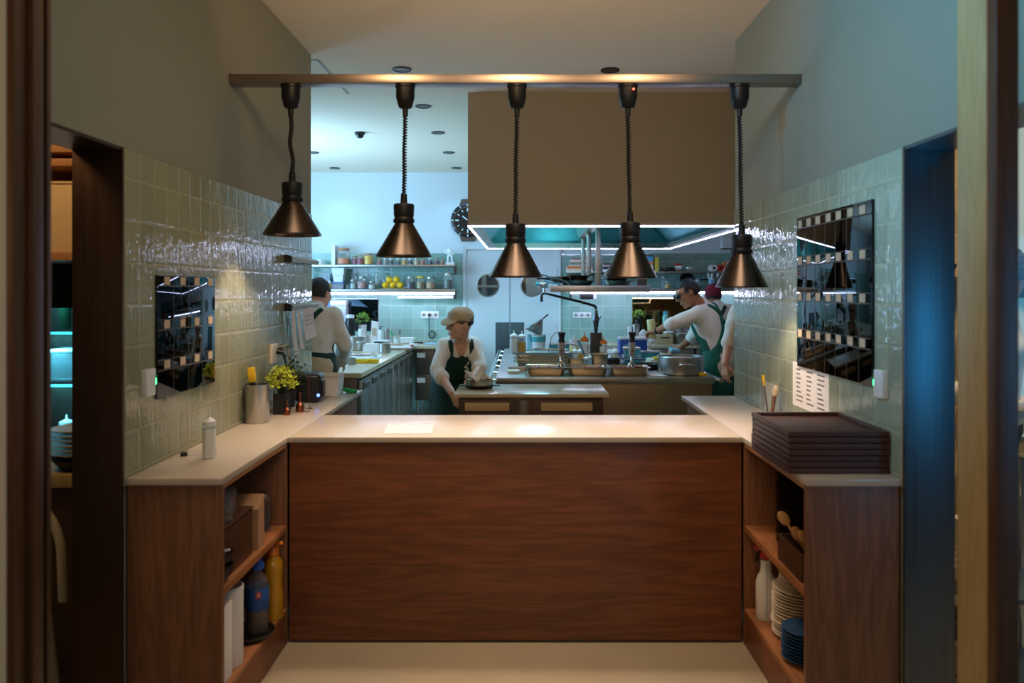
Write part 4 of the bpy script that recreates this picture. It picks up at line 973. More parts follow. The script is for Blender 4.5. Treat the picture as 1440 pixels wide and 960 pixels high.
# ------------------------------------------------------------------ jars and boxes on the left back wall shelves
zu, yl = ZU+.0006, 9.90
canister('small white pot at the left end of upper back shelf', (wx(450, yl), yl, zu), .042, .07, 'white', 'white_pot', False, 'pot')
book('white upright folder beside the big orange jar on upper back shelf', (wx(468.5, 9.84), 9.84, zu), (.2, .25, .045), 'e6ebee', 0, None, True)
jar('big clear jar half filled with orange fruit slices on upper back shelf', (wx(483, yl), yl, zu), .088, .215, 'd9783c', .55, 'card')
jar('left one of two dark red preserve jars on upper back shelf', (wx(499, yl), yl, zu), .040, .115, '7a1420', .95, 'card', 'red preserve jars')
jar('right one of two dark red preserve jars on upper back shelf', (wx(506.5, 9.87), 9.87, zu), .046, .125, '96182a', .95, 'card', 'red preserve jars')
jar('jar of yellow preserved lemons on upper back shelf', (wx(518, yl), yl, zu), .062, .15, 'e8b41c', 1.05, 'card')
cols = ['8a3c28', '8a8a80', '20242c', '1d1f26', 'd8a028', '182024', 'd8b48a', 'b05a2a', '16283a', '5a1820', 'c86a3c']
seq = ['leftmost', 'second', 'third', 'fourth', 'fifth', 'sixth', 'seventh', 'eighth', 'ninth', 'tenth', 'last']
for k, px in enumerate((533.5, 542, 550, 560, 568.5, 577, 585.5, 594.5, 605, 614.5, 622)):
    lab = (f'{seq[k]} spice jar along the row on upper back shelf' if k == 0 else f'{seq[k]} spice jar from left in row on upper back shelf' if k < 10 else 'spice jar at the right end of row beside the figurine')
    jar(lab, (wx(px, yl), yl, zu), .034 if k < 10 else .022, .085, cols[k], .9, 'card' if k in (0, 7, 9, 10) else 'steel', 'spice jars on upper back shelf', name='spice_jar')
# figurine
o = thing('figurine', 'small white muscular figurine with hands on hips on upper back shelf', 'figurine', (wx(633, yl), yl, zu))
MB().box((0, 0, .018), (.11, .08, .035), .003).build('plinth', M['white'], o)
b = MB()
for s in (-1, 1):
    b.tube([(s*.026, 0, .036), (s*.028, 0, .075), (s*.020, 0, .125)], [.013, .014, .019], 10)
    b.tube([(s*.048, 0, .192), (s*.070, -.004, .165), (s*.034, -.014, .140)], [.016, .013, .010], 10); b.ell((s*.03, -.014, .036), (.014, .024, .009), 10, 6)
b.ell((0, 0, .135), (.030, .022, .022), 14, 10); b.ell((0, 0, .178), (.050, .027, .036), 16, 10); b.tube([(0, 0, .2), (0, 0, .215)], .012, 8); b.ell((0, -.002, .228), (.014, .016, .018), 12, 10)
b = b.build('body', M['white'], o)
rm = b.modifiers.new('remesh', 'REMESH'); rm.mode = 'VOXEL'; rm.voxel_size = .0035; rm.use_smooth_shade = True
dg = bpy.context.evaluated_depsgraph_get(); me = bpy.data.meshes.new_from_object(b.evaluated_get(dg)); b.modifiers.clear(); b.data = me

zl = ZLo+.0006
tub('clear plastic tub at left on lower back shelf', (wx(458, yl), yl, zl), .15, .16, .20, 'plastic_clear', None, 'a9c4d0')
tub('lowest of three stacked white tubs on lower back shelf', (wx(476, yl), yl, zl), .17, .16, .075, 'plastic_clear', 'blue_plastic', 'd06a98', group='stacked tubs on lower back shelf')
tub('middle of three stacked white tubs on lower back shelf', (wx(477, yl), yl, zl+.0905), .13, .14, .08, 'white', 'white', None, group='stacked tubs on lower back shelf')
tub('top of three stacked white tubs on lower back shelf', (wx(477, yl), yl, zl+.1865), .16, .15, .075, 'white', 'white', None, group='stacked tubs on lower back shelf')
squeeze('slim bottle with yellow contents on lower back shelf', (wx(463.5, 9.82), 9.82, zl), .022, .12, 'd8b020', .9)
for (px, y, r, h, c, lab) in ((489, 9.84, .022, .06, None, 'tiny jar beside the stacked tubs on lower back shelf'), (496.5, 9.86, .044, .125, '9fb0a8', 'round clip jar left of the pinkish jar on lower back shelf'),
    (509, 9.85, .062, .165, 'b07a6c', 'round jar with pinkish contents on lower back shelf'), (523, 9.85, .05, .10, 'b8c0b8', 'low wide jar right of the pinkish jar on lower back shelf'),
    (516, 10.02, .05, .22, None, 'tall empty jar behind the pinkish jar on lower back shelf'), (531, 9.98, .05, .22, None, 'tall empty jar left of the lemons on lower back shelf'),
    (498, 10.02, .05, .22, None, 'tall empty jar behind the round clip jar on lower back shelf')):
    jar(lab, (wx(px, y), y, zl), r, h, c, .8, 'glass' if c is None else 'steel', clip=True)
M['lemon'] = mk('lemon_peel', 'f0bc14', .4, var=.1, bump=.3, bscale=300)
o = thing('lemon_board', 'thin wooden board under the lemons on lower back shelf', 'board', (wx(552.5, 9.87), 9.87, zl)); MB().box((0, 0, .004), (.32, .14, .008), .003).build('plank', M['spoon_wood'], o); MB().cyl((.161, 0, .004), (.185, 0, .004), .004, n=8).build('hanging_peg', M['spoon_wood'], o)
def lemon(label, x, z, a):
    m = MB(); m.lathe([(0, -.052), (.006, -.050), (.012, -.043), (.030, -.032), (.043, -.012), (.044, .008), (.036, .026), (.020, .038), (.009, .043), (.006, .050), (0, .052)], n=24)
    o = m.build('lemon', M['lemon']); o.location = (x, 9.87, z); o.rotation_euler = (PI/2, 0, a); tag(o, label, 'lemon', 'lemons piled on lower back shelf')
x0, dx = wx(552.5, 9.87), 9.87/F
for k, (px, z, lab) in enumerate(((-10.3, 0, 'left lemon of the bottom row'), (0, 0, 'middle lemon of the bottom row'), (10.3, 0, 'right lemon of the bottom row'), (-5.2, .072, 'left lemon of the two on top of the pile'), (4.9, .072, 'right lemon of the two on top of the pile'))):
    lemon(lab+' on lower back shelf' if k < 3 else lab, x0+px*dx, zl+.0085+.0445+z, .3*k)
for (px, r, h, c, lid, lab) in ((569.5, .022, .05, '2a2420', 'black', 'tiny dark jar right of the lemons on lower back shelf'), (577, .060, .165, '3c2c2c', 'steel', 'clip jar with dark contents next to the lemons'),
    (591.5, .062, .165, '8a7434', 'yellow', 'jar with yellow lid band and pale label on lower back shelf'), (605.5, .064, .16, 'b98a5a', 'steel', 'jar of almonds on lower back shelf'), (630, .065, .21, '4a5a48', 'steel', 'tallest clip jar with green contents at right end of lower back shelf')):
    jar(lab, (wx(px, 9.86), 9.86, zl), r, h, c, .8, lid, clip=True)
# ------------------------------------------------------------------ on the left kitchen worktop
zk = ZK+.0006
def k_at(px, py, dy=0): Y = (CZ-ZK)*F/(py-CY)+dy; return (wx(px, Y), Y, zk)
pot('steel pot heaped with white flour on the left kitchen worktop', k_at(501, 493, .09), .096, .155, 'steel', 'f2eee6', 'ring', .8)
pot('small steel saucepan with long handle on left kitchen worktop', k_at(541, 497, .07), .062, .105, 'steel', None, 'long', .15, 'saucepan')
canister('round white tub between flour pot and saucepan', k_at(521, 483, .1), .055, .105, 'white', 'white_tub', True, 'container')
o = thing('paper_box', 'white paper box in front of saucepan on left worktop', 'box', k_at(524, 495, .08)); MB().prism([(-.10, 0), (.10, 0), (.085, .085), (-.085, .085)], 1, -.07, .07).build('box', M['paper'], o); MB().box((0, 0, .088), (.15, .12, .004), .001).build('flap', M['paper'], o)
canister('small steel bowl near the front of left worktop', k_at(494, 513, .05), .042, .06, 'steel', 'small_bowl', False, 'bowl')
canister('small steel cup beside the cook on left worktop', k_at(491, 503, .04), .026, .06, 'steel', 'small_cup', False, 'cup')
q = k_at(516, 511, .06); m = MB(); f = random.Random(5)
for k in range(26): m.ell((f.uniform(-.11, .11), f.uniform(-.035, .035), .016+f.uniform(0, .012)), (f.uniform(.02, .035), f.uniform(.010, .018), f.uniform(.007, .012)), 10, 8, (0, f.uniform(-.2, .2), f.uniform(-.5, .5)))
m.box((0, 0, .008), (.25, .09, .015), .005); o = m.build('yellow_cloth', M['yellow_cloth']); o.location = (q[0]-.02, q[1], zk); tag(o, 'crumpled yellow cloth at the edge of left kitchen worktop', 'cloth')
o = thing('chopping_board', 'white chopping board behind the yellow cloth', 'board', k_at(512, 504, .0)); MB().box((0, 0, .007), (.30, .26, .014), .004).build('plank', M['white'], o); MB().box((.12, 0, .0145), (.02, .09, .001)).build('grip_mark', M['socket_grey'], o)
o = thing('spoon', 'steel spoon lying on the white chopping board', 'spoon', (k_at(512, 504)[0]+.01, k_at(512, 504)[1]+.04, zk+.0225)); MB().cyl((-.10, -.02, 0), (.05, .02, 0), .005, n=8).build('handle', M['chrome'], o); MB().ell((.08, .028, 0), (.032, .022, .008), 12, 8).build('bowl', M['chrome'], o)
o = thing('sheet_tray', 'flat steel tray between the chopping board and white paper box', 'tray', k_at(508, 498.5, 0)); MB().b2(-.13, .12, -.09, .09, 0, .006, .002).build('base', M['steel'], o); MB().b2(-.135, -.131, -.09, .09, 0, .014).b2(.121, .125, -.09, .09, 0, .014).build('rim', M['steel'], o)
canister('tall white bottle with black tap in front of herb on left worktop', (wx(508, 9.5), 9.5, zk), .037, .20, 'white', 'white_bottle', False, 'bottle')
herb('green herb on the back of left worktop before dark mirror', (wx(510, 9.72), 9.72, zk), .10, .16, .05, .24, 'white', 'green_leaf', 160, False, 11)
o = thing('paper_bag', 'white paper bag standing before the dark mirror edge', 'bag', (wx(527, 9.75), 9.75, zk)); MB().prism([(-.05, 0), (.05, 0), (.045, .27), (-.035, .29)], 1, -.03, .03).build('bag', M['paper'], o); MB().b2(-.03, .03, -.0308, -.0301, .1, .2).build('label_panel', M['tag_card'], o)
o = thing('soap_bottle', 'white pump bottle with black head on left worktop', 'bottle', (wx(535, 9.6), 9.6, zk)); MB().lathe([(.028, 0), (.03, .004), (.03, .16), (.012, .185), (0, .186)], n=20).build('body', M['white'], o); MB().lathe([(.013, .1865), (.013, .2), (.005, .202), (.005, .22), (0, .22)], n=12).box((.012, 0, .222), (.05, .014, .01), .003).build('pump', M['black'], o)
canister('upright steel canister right of the white pump bottle', (wx(544, 9.65), 9.65, zk), .035, .19, 'steel_v', 'steel_canister')
o = thing('black_box', 'small black box with white tray on it, middle of left worktop', 'box', (wx(533, 9.25), 9.25, zk)); MB().box((0, 0, .03), (.10, .1, .06), .004).build('box', M['black'], o); MB().box((.03, 0, .068), (.2, .14, .012), .003).build('tray_lid', M['white'], o)
o = thing('brush_cup', 'white cup holding brushes at the back of left worktop', 'cup', (wx(557.5, 9.5), 9.5, zk)); MB().lathe([(.030, 0), (.036, .10), (.033, .10), (.028, .006), (0, .006)], n=24).build('cup', M['white'], o); MB().lathe([(.0355, .08), (.0375, .081), (.0375, .092), (.0362, .093)], n=24, cap=False).build('band', M['steel'], o)
for (dx_, a, m_, lab, g_) in ((-.012, -.35, 'green_cloth', 'green handled brush leaning left in the white cup', .16), (.01, .2, 'steel_dark', 'grey spatula leaning right in the white cup', .17)):
    o = thing('brush', lab, 'brush', (wx(557.5, 9.5)+dx_, 9.5, zk+.012), (0, a, 0)); MB().cyl((0, 0, 0), (0, 0, g_-.05), .005, n=8).build('stem', M['spoon_wood'], o); MB().box((0, 0, g_-.02), (.018, .01, .058), .004).build('head', M[m_], o)
o = tub('white open box at the corner of left worktop by the socket', (wx(573, 9.5), 9.5, zk), .17, .14, .085, 'white')
MB().box((0, 0, .087), (.185, .155, .004), .001).build('loose_lid', M['paper'], o)
o = thing('packet', 'white packet with red corner at the far end of fridges', 'packet', (wx(578, 9.14), 9.14, zk)); MB().box((0, 0, .02), (.16, .12, .038), .012).build('wrap', M['paper'], o); MB().box((.02, -.0625, .018), (.04, .006, .022), .002).build('red_label', M['red'], o)
o = thing('tray', 'steel tray with papers before the white open box', 'tray', (wx(561, 8.8), 8.8, zk)); MB().box((0, 0, .012), (.30, .24, .022), .005).build('dish', M['steel'], o); MB().box((.01, 0, .026), (.24, .2, .004), .001, .1).build('papers', M['paper'], o)
o = thing('pen_marker', 'dark knife lying on the back worktop near the cord', 'knife', (wx(595, 9.7), 9.7, zk+.012)); MB().box((-.07, 0, 0), (.14, .02, .018), .004).build('grip', M['black'], o); MB().box((.06, 0, 0), (.118, .022, .003), .001).build('blade', M['chrome'], o)
tag(MB().box((0, 0, .006), (.14, .2, .010), .003).build('blue_cloth', M['blue_cloth'] if 'blue_cloth' in M else M.setdefault('blue_cloth', mk('pale_blue_cloth', '7fb8d0', .9))), 'folded pale blue cloth at the corner of back worktop', 'cloth').location = (wx(606, 9.6), 9.6, zk)
o = thing('towel_dispenser', 'white wall dispenser with red scribble beside dark mirror', 'dispenser', (wx(475.5, 9.92), YW-.0125, wz(455, 9.92))); MB().b2(-.1, .10, -.16, 0, 0, .24, .006).build('body', mk('dispenser_grey', 'b9c3cc', .4, var=.03), o); MB().b2(-.102, .102, -.165, 0, .241, .30, .006).build('cover', M['white'], o)
MB().tube([(-.02, -.163, .10), (-.015, -.163, .15), (0, -.163, .11), (.008, -.163, .15), (.02, -.163, .12), (.035, -.163, .17), (.035, -.163, .09)], .004, 6).build('red_scribble', M['red'], o)
o = thing('black_canister', 'black round canister with pale lid left of the herb', 'canister', (wx(492.5, 9.6), 9.6, zk)); MB().lathe([(.055, 0), (.06, .2), (.068, .26), (.05, .33), (0, .33)], n=24).build('body', M['black'], o); MB().lathe([(.05, .3305), (.052, .332), (.05, .37), (0, .375)], n=24).build('lid', M['white'], o)

# ------------------------------------------------------------------ on the right back shelves
zr, yr = ZUR+.0006, 9.82
zt_ = zr
for (px, L, t, c, lab) in ((815, .335, .036, 'd9c3a6', 'bottom cream book of flat stack on right upper shelf'), (815, .33, .030, 'd9762a', 'orange book of flat stack on right upper shelf'), (815, .26, .022, 'cbbfae', 'pale book resting on the orange one'),
    (815, .25, .020, '7a7c6c', 'olive grey book of flat stack'), (815, .255, .018, 'b0a090', 'beige thin book of flat stack'), (816, .24, .024, 'e0d2bc', 'cream book just below the red one'), (816, .22, .014, 'a02c28', 'thin red book topping the flat stack')):
    book(lab, (wx(px, yr), yr, zt_), (.20, L, t), c, random.uniform(-.02, .02), 'flat stack of books on right shelf'); zt_ += t+.0006
zt_ = zr
for (t, c, lab) in ((.026, 'd8dadc', 'white case at the bottom of the small pile'), (.035, '181a1e', 'black case in the middle of the small pile'), (.024, 'c8a8a0', 'pinkish case in the small pile'), (.016, '20242a', 'black case topping the small pile')):
    book(lab+' behind the posts', (wx(857, yr), yr, zt_), (.15, .16, t), c, 0, 'small pile of cases on right shelf'); zt_ += t+.0006
zt_ = zr
for (t, c, lab) in ((.08, 'd4cdc4', 'white box at the bottom of pile'), (.05, 'd8875a', 'orange box in pile'), (.06, '3fa0c8', 'blue box near the top of pile'), (.03, '2a2a2c', 'dark box topping the pile')):
    book(lab+' left of the yellow book', (wx(909, yr), yr, zt_), (.14, .17, t), c, 0, 'pile of boxes on right shelf'); zt_ += t+.0006
book('yellow book standing upright on right upper shelf', (wx(924, 9.8), 9.8, zr), (.18, .185, .05), 'c8b43c', 0, None, True)
o = thing('card_box', 'flat black box right of the yellow book on upper shelf', 'box', (wx(941, yr), yr+.08, zr)); MB().box((0, 0, .025), (.16, .12, .05), .004).build('box', M['black'], o); MB().box((0, 0, .054), (.1, .09, .007), .002).build('lid', M['iron'], o)
o = thing('tea_box', 'white and red carton standing in a dish on right shelf', 'box', (wx(955, yr), yr+.08, zr)); MB().lathe([(.05, 0), (.055, .003), (.06, .03), (.056, .03), (.05, .008), (0, .007)], n=24).build('dish', M['chrome'], o); MB().b2(-.042, .042, -.035, .035, .0085, .075).build('carton', M['paper'], o); MB().b2(-.044, .044, -.037, .037, .0752, .105, .002).build('red_lid', M['red'], o)
o = thing('glass_dish', 'low glass dish right of the red-lidded carton', 'dish', (wx(972, yr), yr+.08, zr)); MB().lathe([(.05, 0), (.065, .045), (.062, .045), (.048, .006), (0, .005)], n=28).build('dish', M['glass'], o); MB().lathe([(.064, .0455), (.067, .046), (.067, .05), (.064, .05)], n=28, cap=False).build('rim', M['chrome'], o)
for (px, c, hole, lab) in ((1004.5, 'paper', 'black', 'white roll lying end-on on right upper shelf'), (1013.5, 'red', 'black', 'red roll lying end-on on right upper shelf')):
    o = thing('paper_roll', lab, 'roll', (wx(px, yr), yr, zr+.045)); Mx_ = Matrix.Rotation(-PI/2, 4, 'X'); MB().lathe([(.018, 0), (.043, 0), (.043, .18), (.018, .18)], n=28, M=Mx_, cap=False).build('roll', M[c], o); MB().lathe([(.017, .002), (.017, .178), (0, .178)], n=16, M=Mx_).build('core', M[hole], o)
o = thing('tea_box', 'orange box at the right end of upper shelf by red roll', 'box', (wx(1025, yr), yr+.08, zr)); MB().box((0, 0, .06), (.11, .12, .12), .003).build('carton', M['orange'], o); MB().box((0, -.061, .07), (.07, .002, .05)).build('label_panel', M['card'], o)
o = thing('wall_box', 'pale wall box high on the right back wall', 'box', (wx(1024, 10), YB-.0005, wz(349, 10))); MB().b2(-.08, .08, -.12, 0, 0, .26, .005).build('body', M['white'], o); MB().b2(-.082, .082, -.123, -.001, -.012, -.0005, .002).build('base_rim', M['copper'], o)
zr2 = ZLR+.0006
jar('glass jar with yellow label on the lower right shelf', (wx(939, 9.86), 9.86, zr2), .038, .09, 'd8b040', .9, 'steel'); jar('tall clear jar behind the yellow labelled one', (wx(934, 9.98), 9.98, zr2), .04, .16, None, lid='steel')
squeeze('clear bottle with red contents behind the cook\'s head', (wx(981, 9.86), 9.86, zr2), .03, .14, 'b8201c', .5)
fry_pan('black frying pan leaning on wall behind the cook\'s head', (wx(966, 9.9), 9.93, zr2+.10), .10, 'iron', PI).rotation_euler = (1.35, 0, PI*.02)
o = thing('brush_cup', 'pale blue cup of brushes on the lower right shelf', 'cup', (wx(1001, 9.86), 9.86, zr2)); MB().lathe([(.034, 0), (.044, .13), (.041, .13), (.032, .006), (0, .006)], n=24).build('cup', M['blue_cloth'], o); MB().lathe([(.0435, .12), (.046, .121), (.046, .131), (.044, .132)], n=24, cap=False).build('rim', M['white'], o)
for (dx_, a, L_, lab) in ((-.012, -.12, .21, 'white brush leaning left in the blue cup'), (.005, .05, .20, 'middle white brush in the blue cup'), (.016, .42, .26, 'pale rolling pin leaning right in the blue cup')):
    o = thing('brush', lab, 'brush', (wx(1000, 9.86)+dx_, 9.86, zr2+.012), (0, a, 0), 'brushes in the blue cup'); MB().cyl((0, 0, 0), (0, 0, L_*.55), .006, n=8).build('stem', M['spoon_wood'], o); MB().ell((0, 0, L_*.78), (.02, .016, L_*.22), 12, 10).build('head', M['white'], o)

# ------------------------------------------------------------------ pans on the hanging shelf
zh = zs1+.0006
fry_pan('big dark pan at the front left of the hanging shelf', (wx(815, 7.2), 7.2, zh), .135, 'iron', 2.75)
fry_pan('second dark pan behind the front one on hanging shelf', (wx(800, 7.6), 7.72, zh), .13, 'iron', 3.5)
fry_pan('reddish pan stacked on the big dark pan', (wx(814, 7.2), 7.21, zh+.048), .10, 'copper', .6, hmat='steel_dark')
fry_pan('copper pan stacked on the second dark pan', (wx(790, 7.6), 7.72, zh+.048), .11, 'copper', 3.3, hmat='steel_dark')
fry_pan('steel handled pan right of the posts on hanging shelf', (wx(870, 7.2), 7.22, zh), .13, 'steel_dark', .35, hmat='steel')
fry_pan('iron pan stacked right of the posts on hanging shelf', (wx(868, 7.2), 7.22, zh+.048), .12, 'iron', -.3, hmat='steel')
squeeze('small pale blue bottle right beside the front post', (wx(846.5, 7.1), 7.08, zh), .018, .095, '6fb6e0', .9, None)
tub('dark steel box at the right front of hanging shelf', (wx(903, 7.1), 7.12, zh), .09, .1, .06, 'steel_dark', 'steel')
o = thing('kitchen_tongs', 'long steel tongs sticking out left of the hanging shelf', 'tongs', (wx(781, 7.06), 7.05, zh+.012))
for s in (-1, 1): MB().tube([(-.105, s*.012, .03), (-.03, s*.014, .012), (.06, s*.006, .004)], [.010, .007, .007], 8).build('arm', M['steel_blue'] if 'steel_blue' in M else M.setdefault('steel_blue', steel('blue_tinged_steel', '6fa0b8', .25, 0)), o)
MB().cyl((.062, 0, -.006), (.062, 0, .014), .012, n=12).build('hinge', M['chrome'], o)

# ------------------------------------------------------------------ on the cooking island
zi = ZK+.0006
def i_at(px, Y, z=zi): return (wx(px, Y), Y, z)
gn_pan('left steel pan of sliced meat at the front of the island', i_at(767, 6.20), .33, .29, .066, '6e3a34', 'meat pans at the island front')
gn_pan('middle steel pan of sliced meat at the front of the island', i_at(825, 6.20), .33, .29, .066, '7a3a30', 'meat pans at the island front')
gn_pan('right steel pan of sliced meat at the front of the island', i_at(883, 6.20), .33, .29, .066, '6a3430', 'meat pans at the island front')
pot('wide steel pot with ring handle at the right front of island', i_at(957.5, 6.24), .187, .145, 'steel', '5a4030', 'ring')
for k in range(3): gn_pan(['lowest', 'middle', 'upper'][k]+' long steel pan stacked at the left front of island', i_at(762, 6.72, zi+k*.033), .50, .32, .065-(k == 9)*.01, None, 'stacked steel pans at island left')
o = thing('sheet_tray', 'flat steel tray topping the stacked pans, bottles on it', 'tray', i_at(762, 6.72, zi+.1325)); MB().b2(-.25, .25, -.16, .16, 0, .005, .002).build('base', M['steel'], o)
r_ = MB()
for q in ((-.256, .256, -.166, -.160), (-.256, .256, .160, .166), (-.256, -.250, -.16, .16), (.250, .256, -.16, .16)): r_.b2(*q, 0, .014)
r_.build('rim', M['steel_blue'], o)
zt2 = zi+.1385
squeeze('squeeze bottle with white sauce on the island trays', i_at(722.5, 6.66, zt2), .034, .195, 'e9e6da', .95, None)
squeeze('squeeze bottle with golden oil on the island trays', i_at(734, 6.66, zt2), .034, .190, 'c08a14', .72, None)
o = gn_pan('deep steel pan behind the oil bottles on the island', i_at(775, 7.25), .34, .30, .12, None)
o = thing('ice_bucket', 'pale blue bucket behind the oil bottle on the island', 'bucket', i_at(757, 7.6)); MB().lathe([(.06, 0), (.075, .235), (.078, .24), (.071, .24), (.057, .006), (0, .006)], n=32).build('body', M['white'], o); MB().lathe([(.0715, .17), (.0735, .171), (.0755, .22), (.0735, .221)], n=32, cap=False).build('band', M['teal_plastic'], o)
MB().b2(-.11, -.075, -.03, .03, 0, .24, .008).build('side_pocket', M['blue_cloth'], o)
o = thing('conical_strainer', 'steel conical strainer tilted on the pale blue bucket', 'strainer', (wx(760, 7.6), 7.6, zi+.245), (0, -.55, 0)); MB().lathe([(0, -.02), (.012, -.015), (.10, .115), (.104, .118), (.098, .115), (.012, -.010)], n=36, cap=False).build('cone', M['steel'], o); MB().lathe([(.100, .112), (.108, .114), (.108, .122), (.101, .121)], n=36, cap=False).build('rim', M['chrome'], o); MB().tube([(.105, 0, .118), (.15, 0, .125), (.17, 0, .125)], .007, 8).build('handle', M['black'], o)
tub('teal box of lids on the island behind the first stick blender', i_at(790, 7.9), .26, .2, .12, 'teal_plastic', 'steel')
def blender(label, px, Y, rz, cable):
    o = thing('stick_blender', label, 'blender', i_at(px, Y, ZK+.052), rz)
    MB().lathe([(.028, 0), (.034, .008), (.030, .022), (.012, .045), (.011, .09), (0, .09)], n=24).build('blade_guard', M['chrome'], o)
    MB().lathe([(.016, .0905), (.026, .11), (.029, .16), (.029, .20), (.024, .203), (0, .203)], n=24, sx=1).build('motor_body', M['blender_grey'], o)
    MB().lathe([(.026, .2035), (.030, .21), (.022, .235), (.027, .262), (.033, .275), (.030, .285), (0, .288)], n=24).build('grip', M['black'], o)
    MB().ell((0, -.030, .135), (.006, .004, .008), 10, 8).build('button', M['black'], o)
    if cable: MB().tube([(-.02, 0, .284), (-.05, 0, .285), (-.085, 0, .24), (-.10, .01, .16), (-.11, .02, .04)], .004, 8).build('cord', M['socket_grey'], o)
    return o
M['blender_grey'] = mk('blender_grey', 'a3a098', .4, var=.04)
blender('first stick blender with pale cord standing in the left meat pan', 788.5, 6.29, (0, .03, 0), True)
blender('second stick blender standing in the right meat pan', 888, 6.29, (0, .02, 0), False)
tap = thing('pot_filler_tap', 'black swan-neck tap on a dark square post, middle of island', 'tap', i_at(838, 7.3))
MB().box((0, 0, .14), (.108, .108, .274), .004).build('post', mk('dark_post', '3a3430', .45, var=.1), tap)
zz = lambda py: wz(py, 7.3)-zi
b_ = MB().lathe([(.016, .2775), (.018, zz(464)), (.030, zz(452)), (.032, zz(448)), (.020, zz(440)), (.016, zz(436)), (0, zz(435.5))], n=28).build('valve_body', M['dark_chrome'] if 'dark_chrome' in M else M.setdefault('dark_chrome', mk('dark_chrome', '6a7078', .12, 1, var=.1)), tap)
MB().cyl((.031, -.005, zz(449)), (.05, -.03, zz(444)), .005, n=8).build('lever', M['chrome'], b_)
ax = lambda px: wx(px, 7.3)-wx(838, 7.3)
MB().tube([(0, 0, zz(435)), (0, 0, zz(433)), (-.006, 0, zz(431)), (-.02, 0, zz(429.5)), (ax(815), 0, zz(424)), (ax(790), 0, zz(418)), (ax(768), 0, zz(412.5)), (ax(764), 0, zz(412.5)), (ax(762), 0, zz(414)), (ax(761.5), 0, zz(418)), (ax(761.5), 0, zz(424))], [.012]*8+[.012, .013, .015], 12).build('swivel_arm', M['black'], tap)
k_ = MB().cyl((ax(765), 0, zz(410.8)), (ax(765), 0, zz(405)), .010, n=12).build('joint', M['chrome'], tap); MB().b2(ax(758), ax(771), -.02, .02, zz(404.8), zz(396.5), .01).build('tap_head', M['blue_chrome'] if 'blue_chrome' in M else M.setdefault('blue_chrome', mk('bluish_chrome', 'a8c4d4', .15, .9, var=.1)), k_)
MB().ell((ax(756), 0, zz(399)), (.02, .02, .022), 14, 10).build('knob', M['teal_plastic'], k_)
gn_pan('steel box pan standing before the tap post', i_at(842, 6.98), .17, .22, .105, None)
gn_pan('dark low pan carrying sauce bottles on the island', i_at(812, 6.86), .23, .26, .08, None)
for (px, Y, r, h, c, cap, lab) in ((803, 6.82, .024, .17, '8fb6cc', 'yellow', 'slim blue-white bottle left in the sauce bottle pan'), (808.5, 6.78, .026, .18, 'dfe8ea', None, 'white bottle in front of the sauce bottle pan group'), (815.5, 6.88, .028, .17, 'd8a81c', None, 'amber sauce bottle in the sauce bottle pan')):
    squeeze(lab, i_at(px, Y, zi+.0045), r, h, c, .9, cap)
squeeze('large white bottle with yellow band behind the sauce pan', i_at(808, 7.25), .05, .27, 'e6dcae', .9, None)
squeeze('white bottle with orange cone cap left of tap post', i_at(822, 7.25), .04, .285, 'e4e0d2', .9, 'orange')
squeeze('white bottle with orange cap right of the tap post', i_at(848.5, 7.25), .036, .25, 'e4e0d2', .9, 'orange')
o = thing('ladle', 'blue-steel ladle leaning over the sauce bottle pan', 'ladle', i_at(830, 6.66, zi+.01), (0, -.42, 0)); MB().cyl((0, 0, .03), (0, 0, .26), .009, n=10).build('handle', M['steel_blue'], o); MB().ell((0, 0, .025), (.03, .024, .022), 14, 10).build('bowl', M['steel_blue'], o)
squeeze('slim bottle with yellow bottom in front of the sauce pan', i_at(824, 6.55), .016, .13, 'd8b81c', .5, None)
squeeze('blue-white tube standing beside the yellow-bottom bottle', i_at(829.5, 6.56), .018, .14, '9cc8e6', .95, None)
pot('dark sauce pot with handle right of the tap post', i_at(863, 6.66), .055, .085, 'iron', None, 'long', .1, 'saucepan')
squeeze('squat bottle with yellow label behind dark sauce pot', i_at(864, 6.92), .035, .17, 'cfc9a8', .85, None)
o = thing('cool_box', 'bright blue box with white lid at the back of island', 'box', i_at(889, 8.25)); MB().box((0, 0, .075), (.29, .22, .15), .008).build('body', M['blue_plastic'], o); MB().box((0, 0, .162), (.30, .23, .022), .006).build('lid', M['white'], o); MB().ell((-.06, -.111, .08), (.05, .002, .03), 16, 8).build('emblem', M['blue_cloth'], o)
tub('lower teal tub right of the dark sauce pot', i_at(888, 7.2), .16, .16, .06, 'teal_plastic', 'plastic_clear'); tub('upper teal tub stacked right of the dark sauce pot', i_at(888, 7.2, zi+.0755), .15, .15, .055, 'teal_plastic', 'steel')
tub('wide teal tub behind the black frying pan', i_at(912, 7.5), .2, .16, .075, 'teal_plastic', 'plastic_clear', '2f8a90')
fry_pan('black frying pan between second blender and the steel pot', i_at(912, 6.62), .115, 'iron', 2.6).location.z = zi
M['print_paper'] = mk('printed_wrap', 'd8d4c0', .6, var=.2, scale=30)
o = thing('snack_packet', 'white and yellow packet pile behind the frying pan', 'packet', i_at(925, 6.95)); MB().box((0, 0, .03), (.2, .13, .06), .02, (.06, .05, .2)).build('wrap', M['print_paper'], o); MB().box((.0, -.045, .068), (.1, .06, .012), .005, (.2, .05, .2)).build('yellow_print', M['yellow'], o)
tag(MB().box((0, 0, .004), (.13, .20, .006), .002, .15).build('white_cloth', M['paper']), 'white cloth lying flat between right meat pan and pot', 'cloth').location = i_at(921.5, 6.12)
tag(MB().box((0, 0, .012), (.06, .05, .022), .006, .3).build('sponge', M['yellow_cloth']), 'small yellow sponge right of the steel pot', 'sponge').location = i_at(988, 6.10)
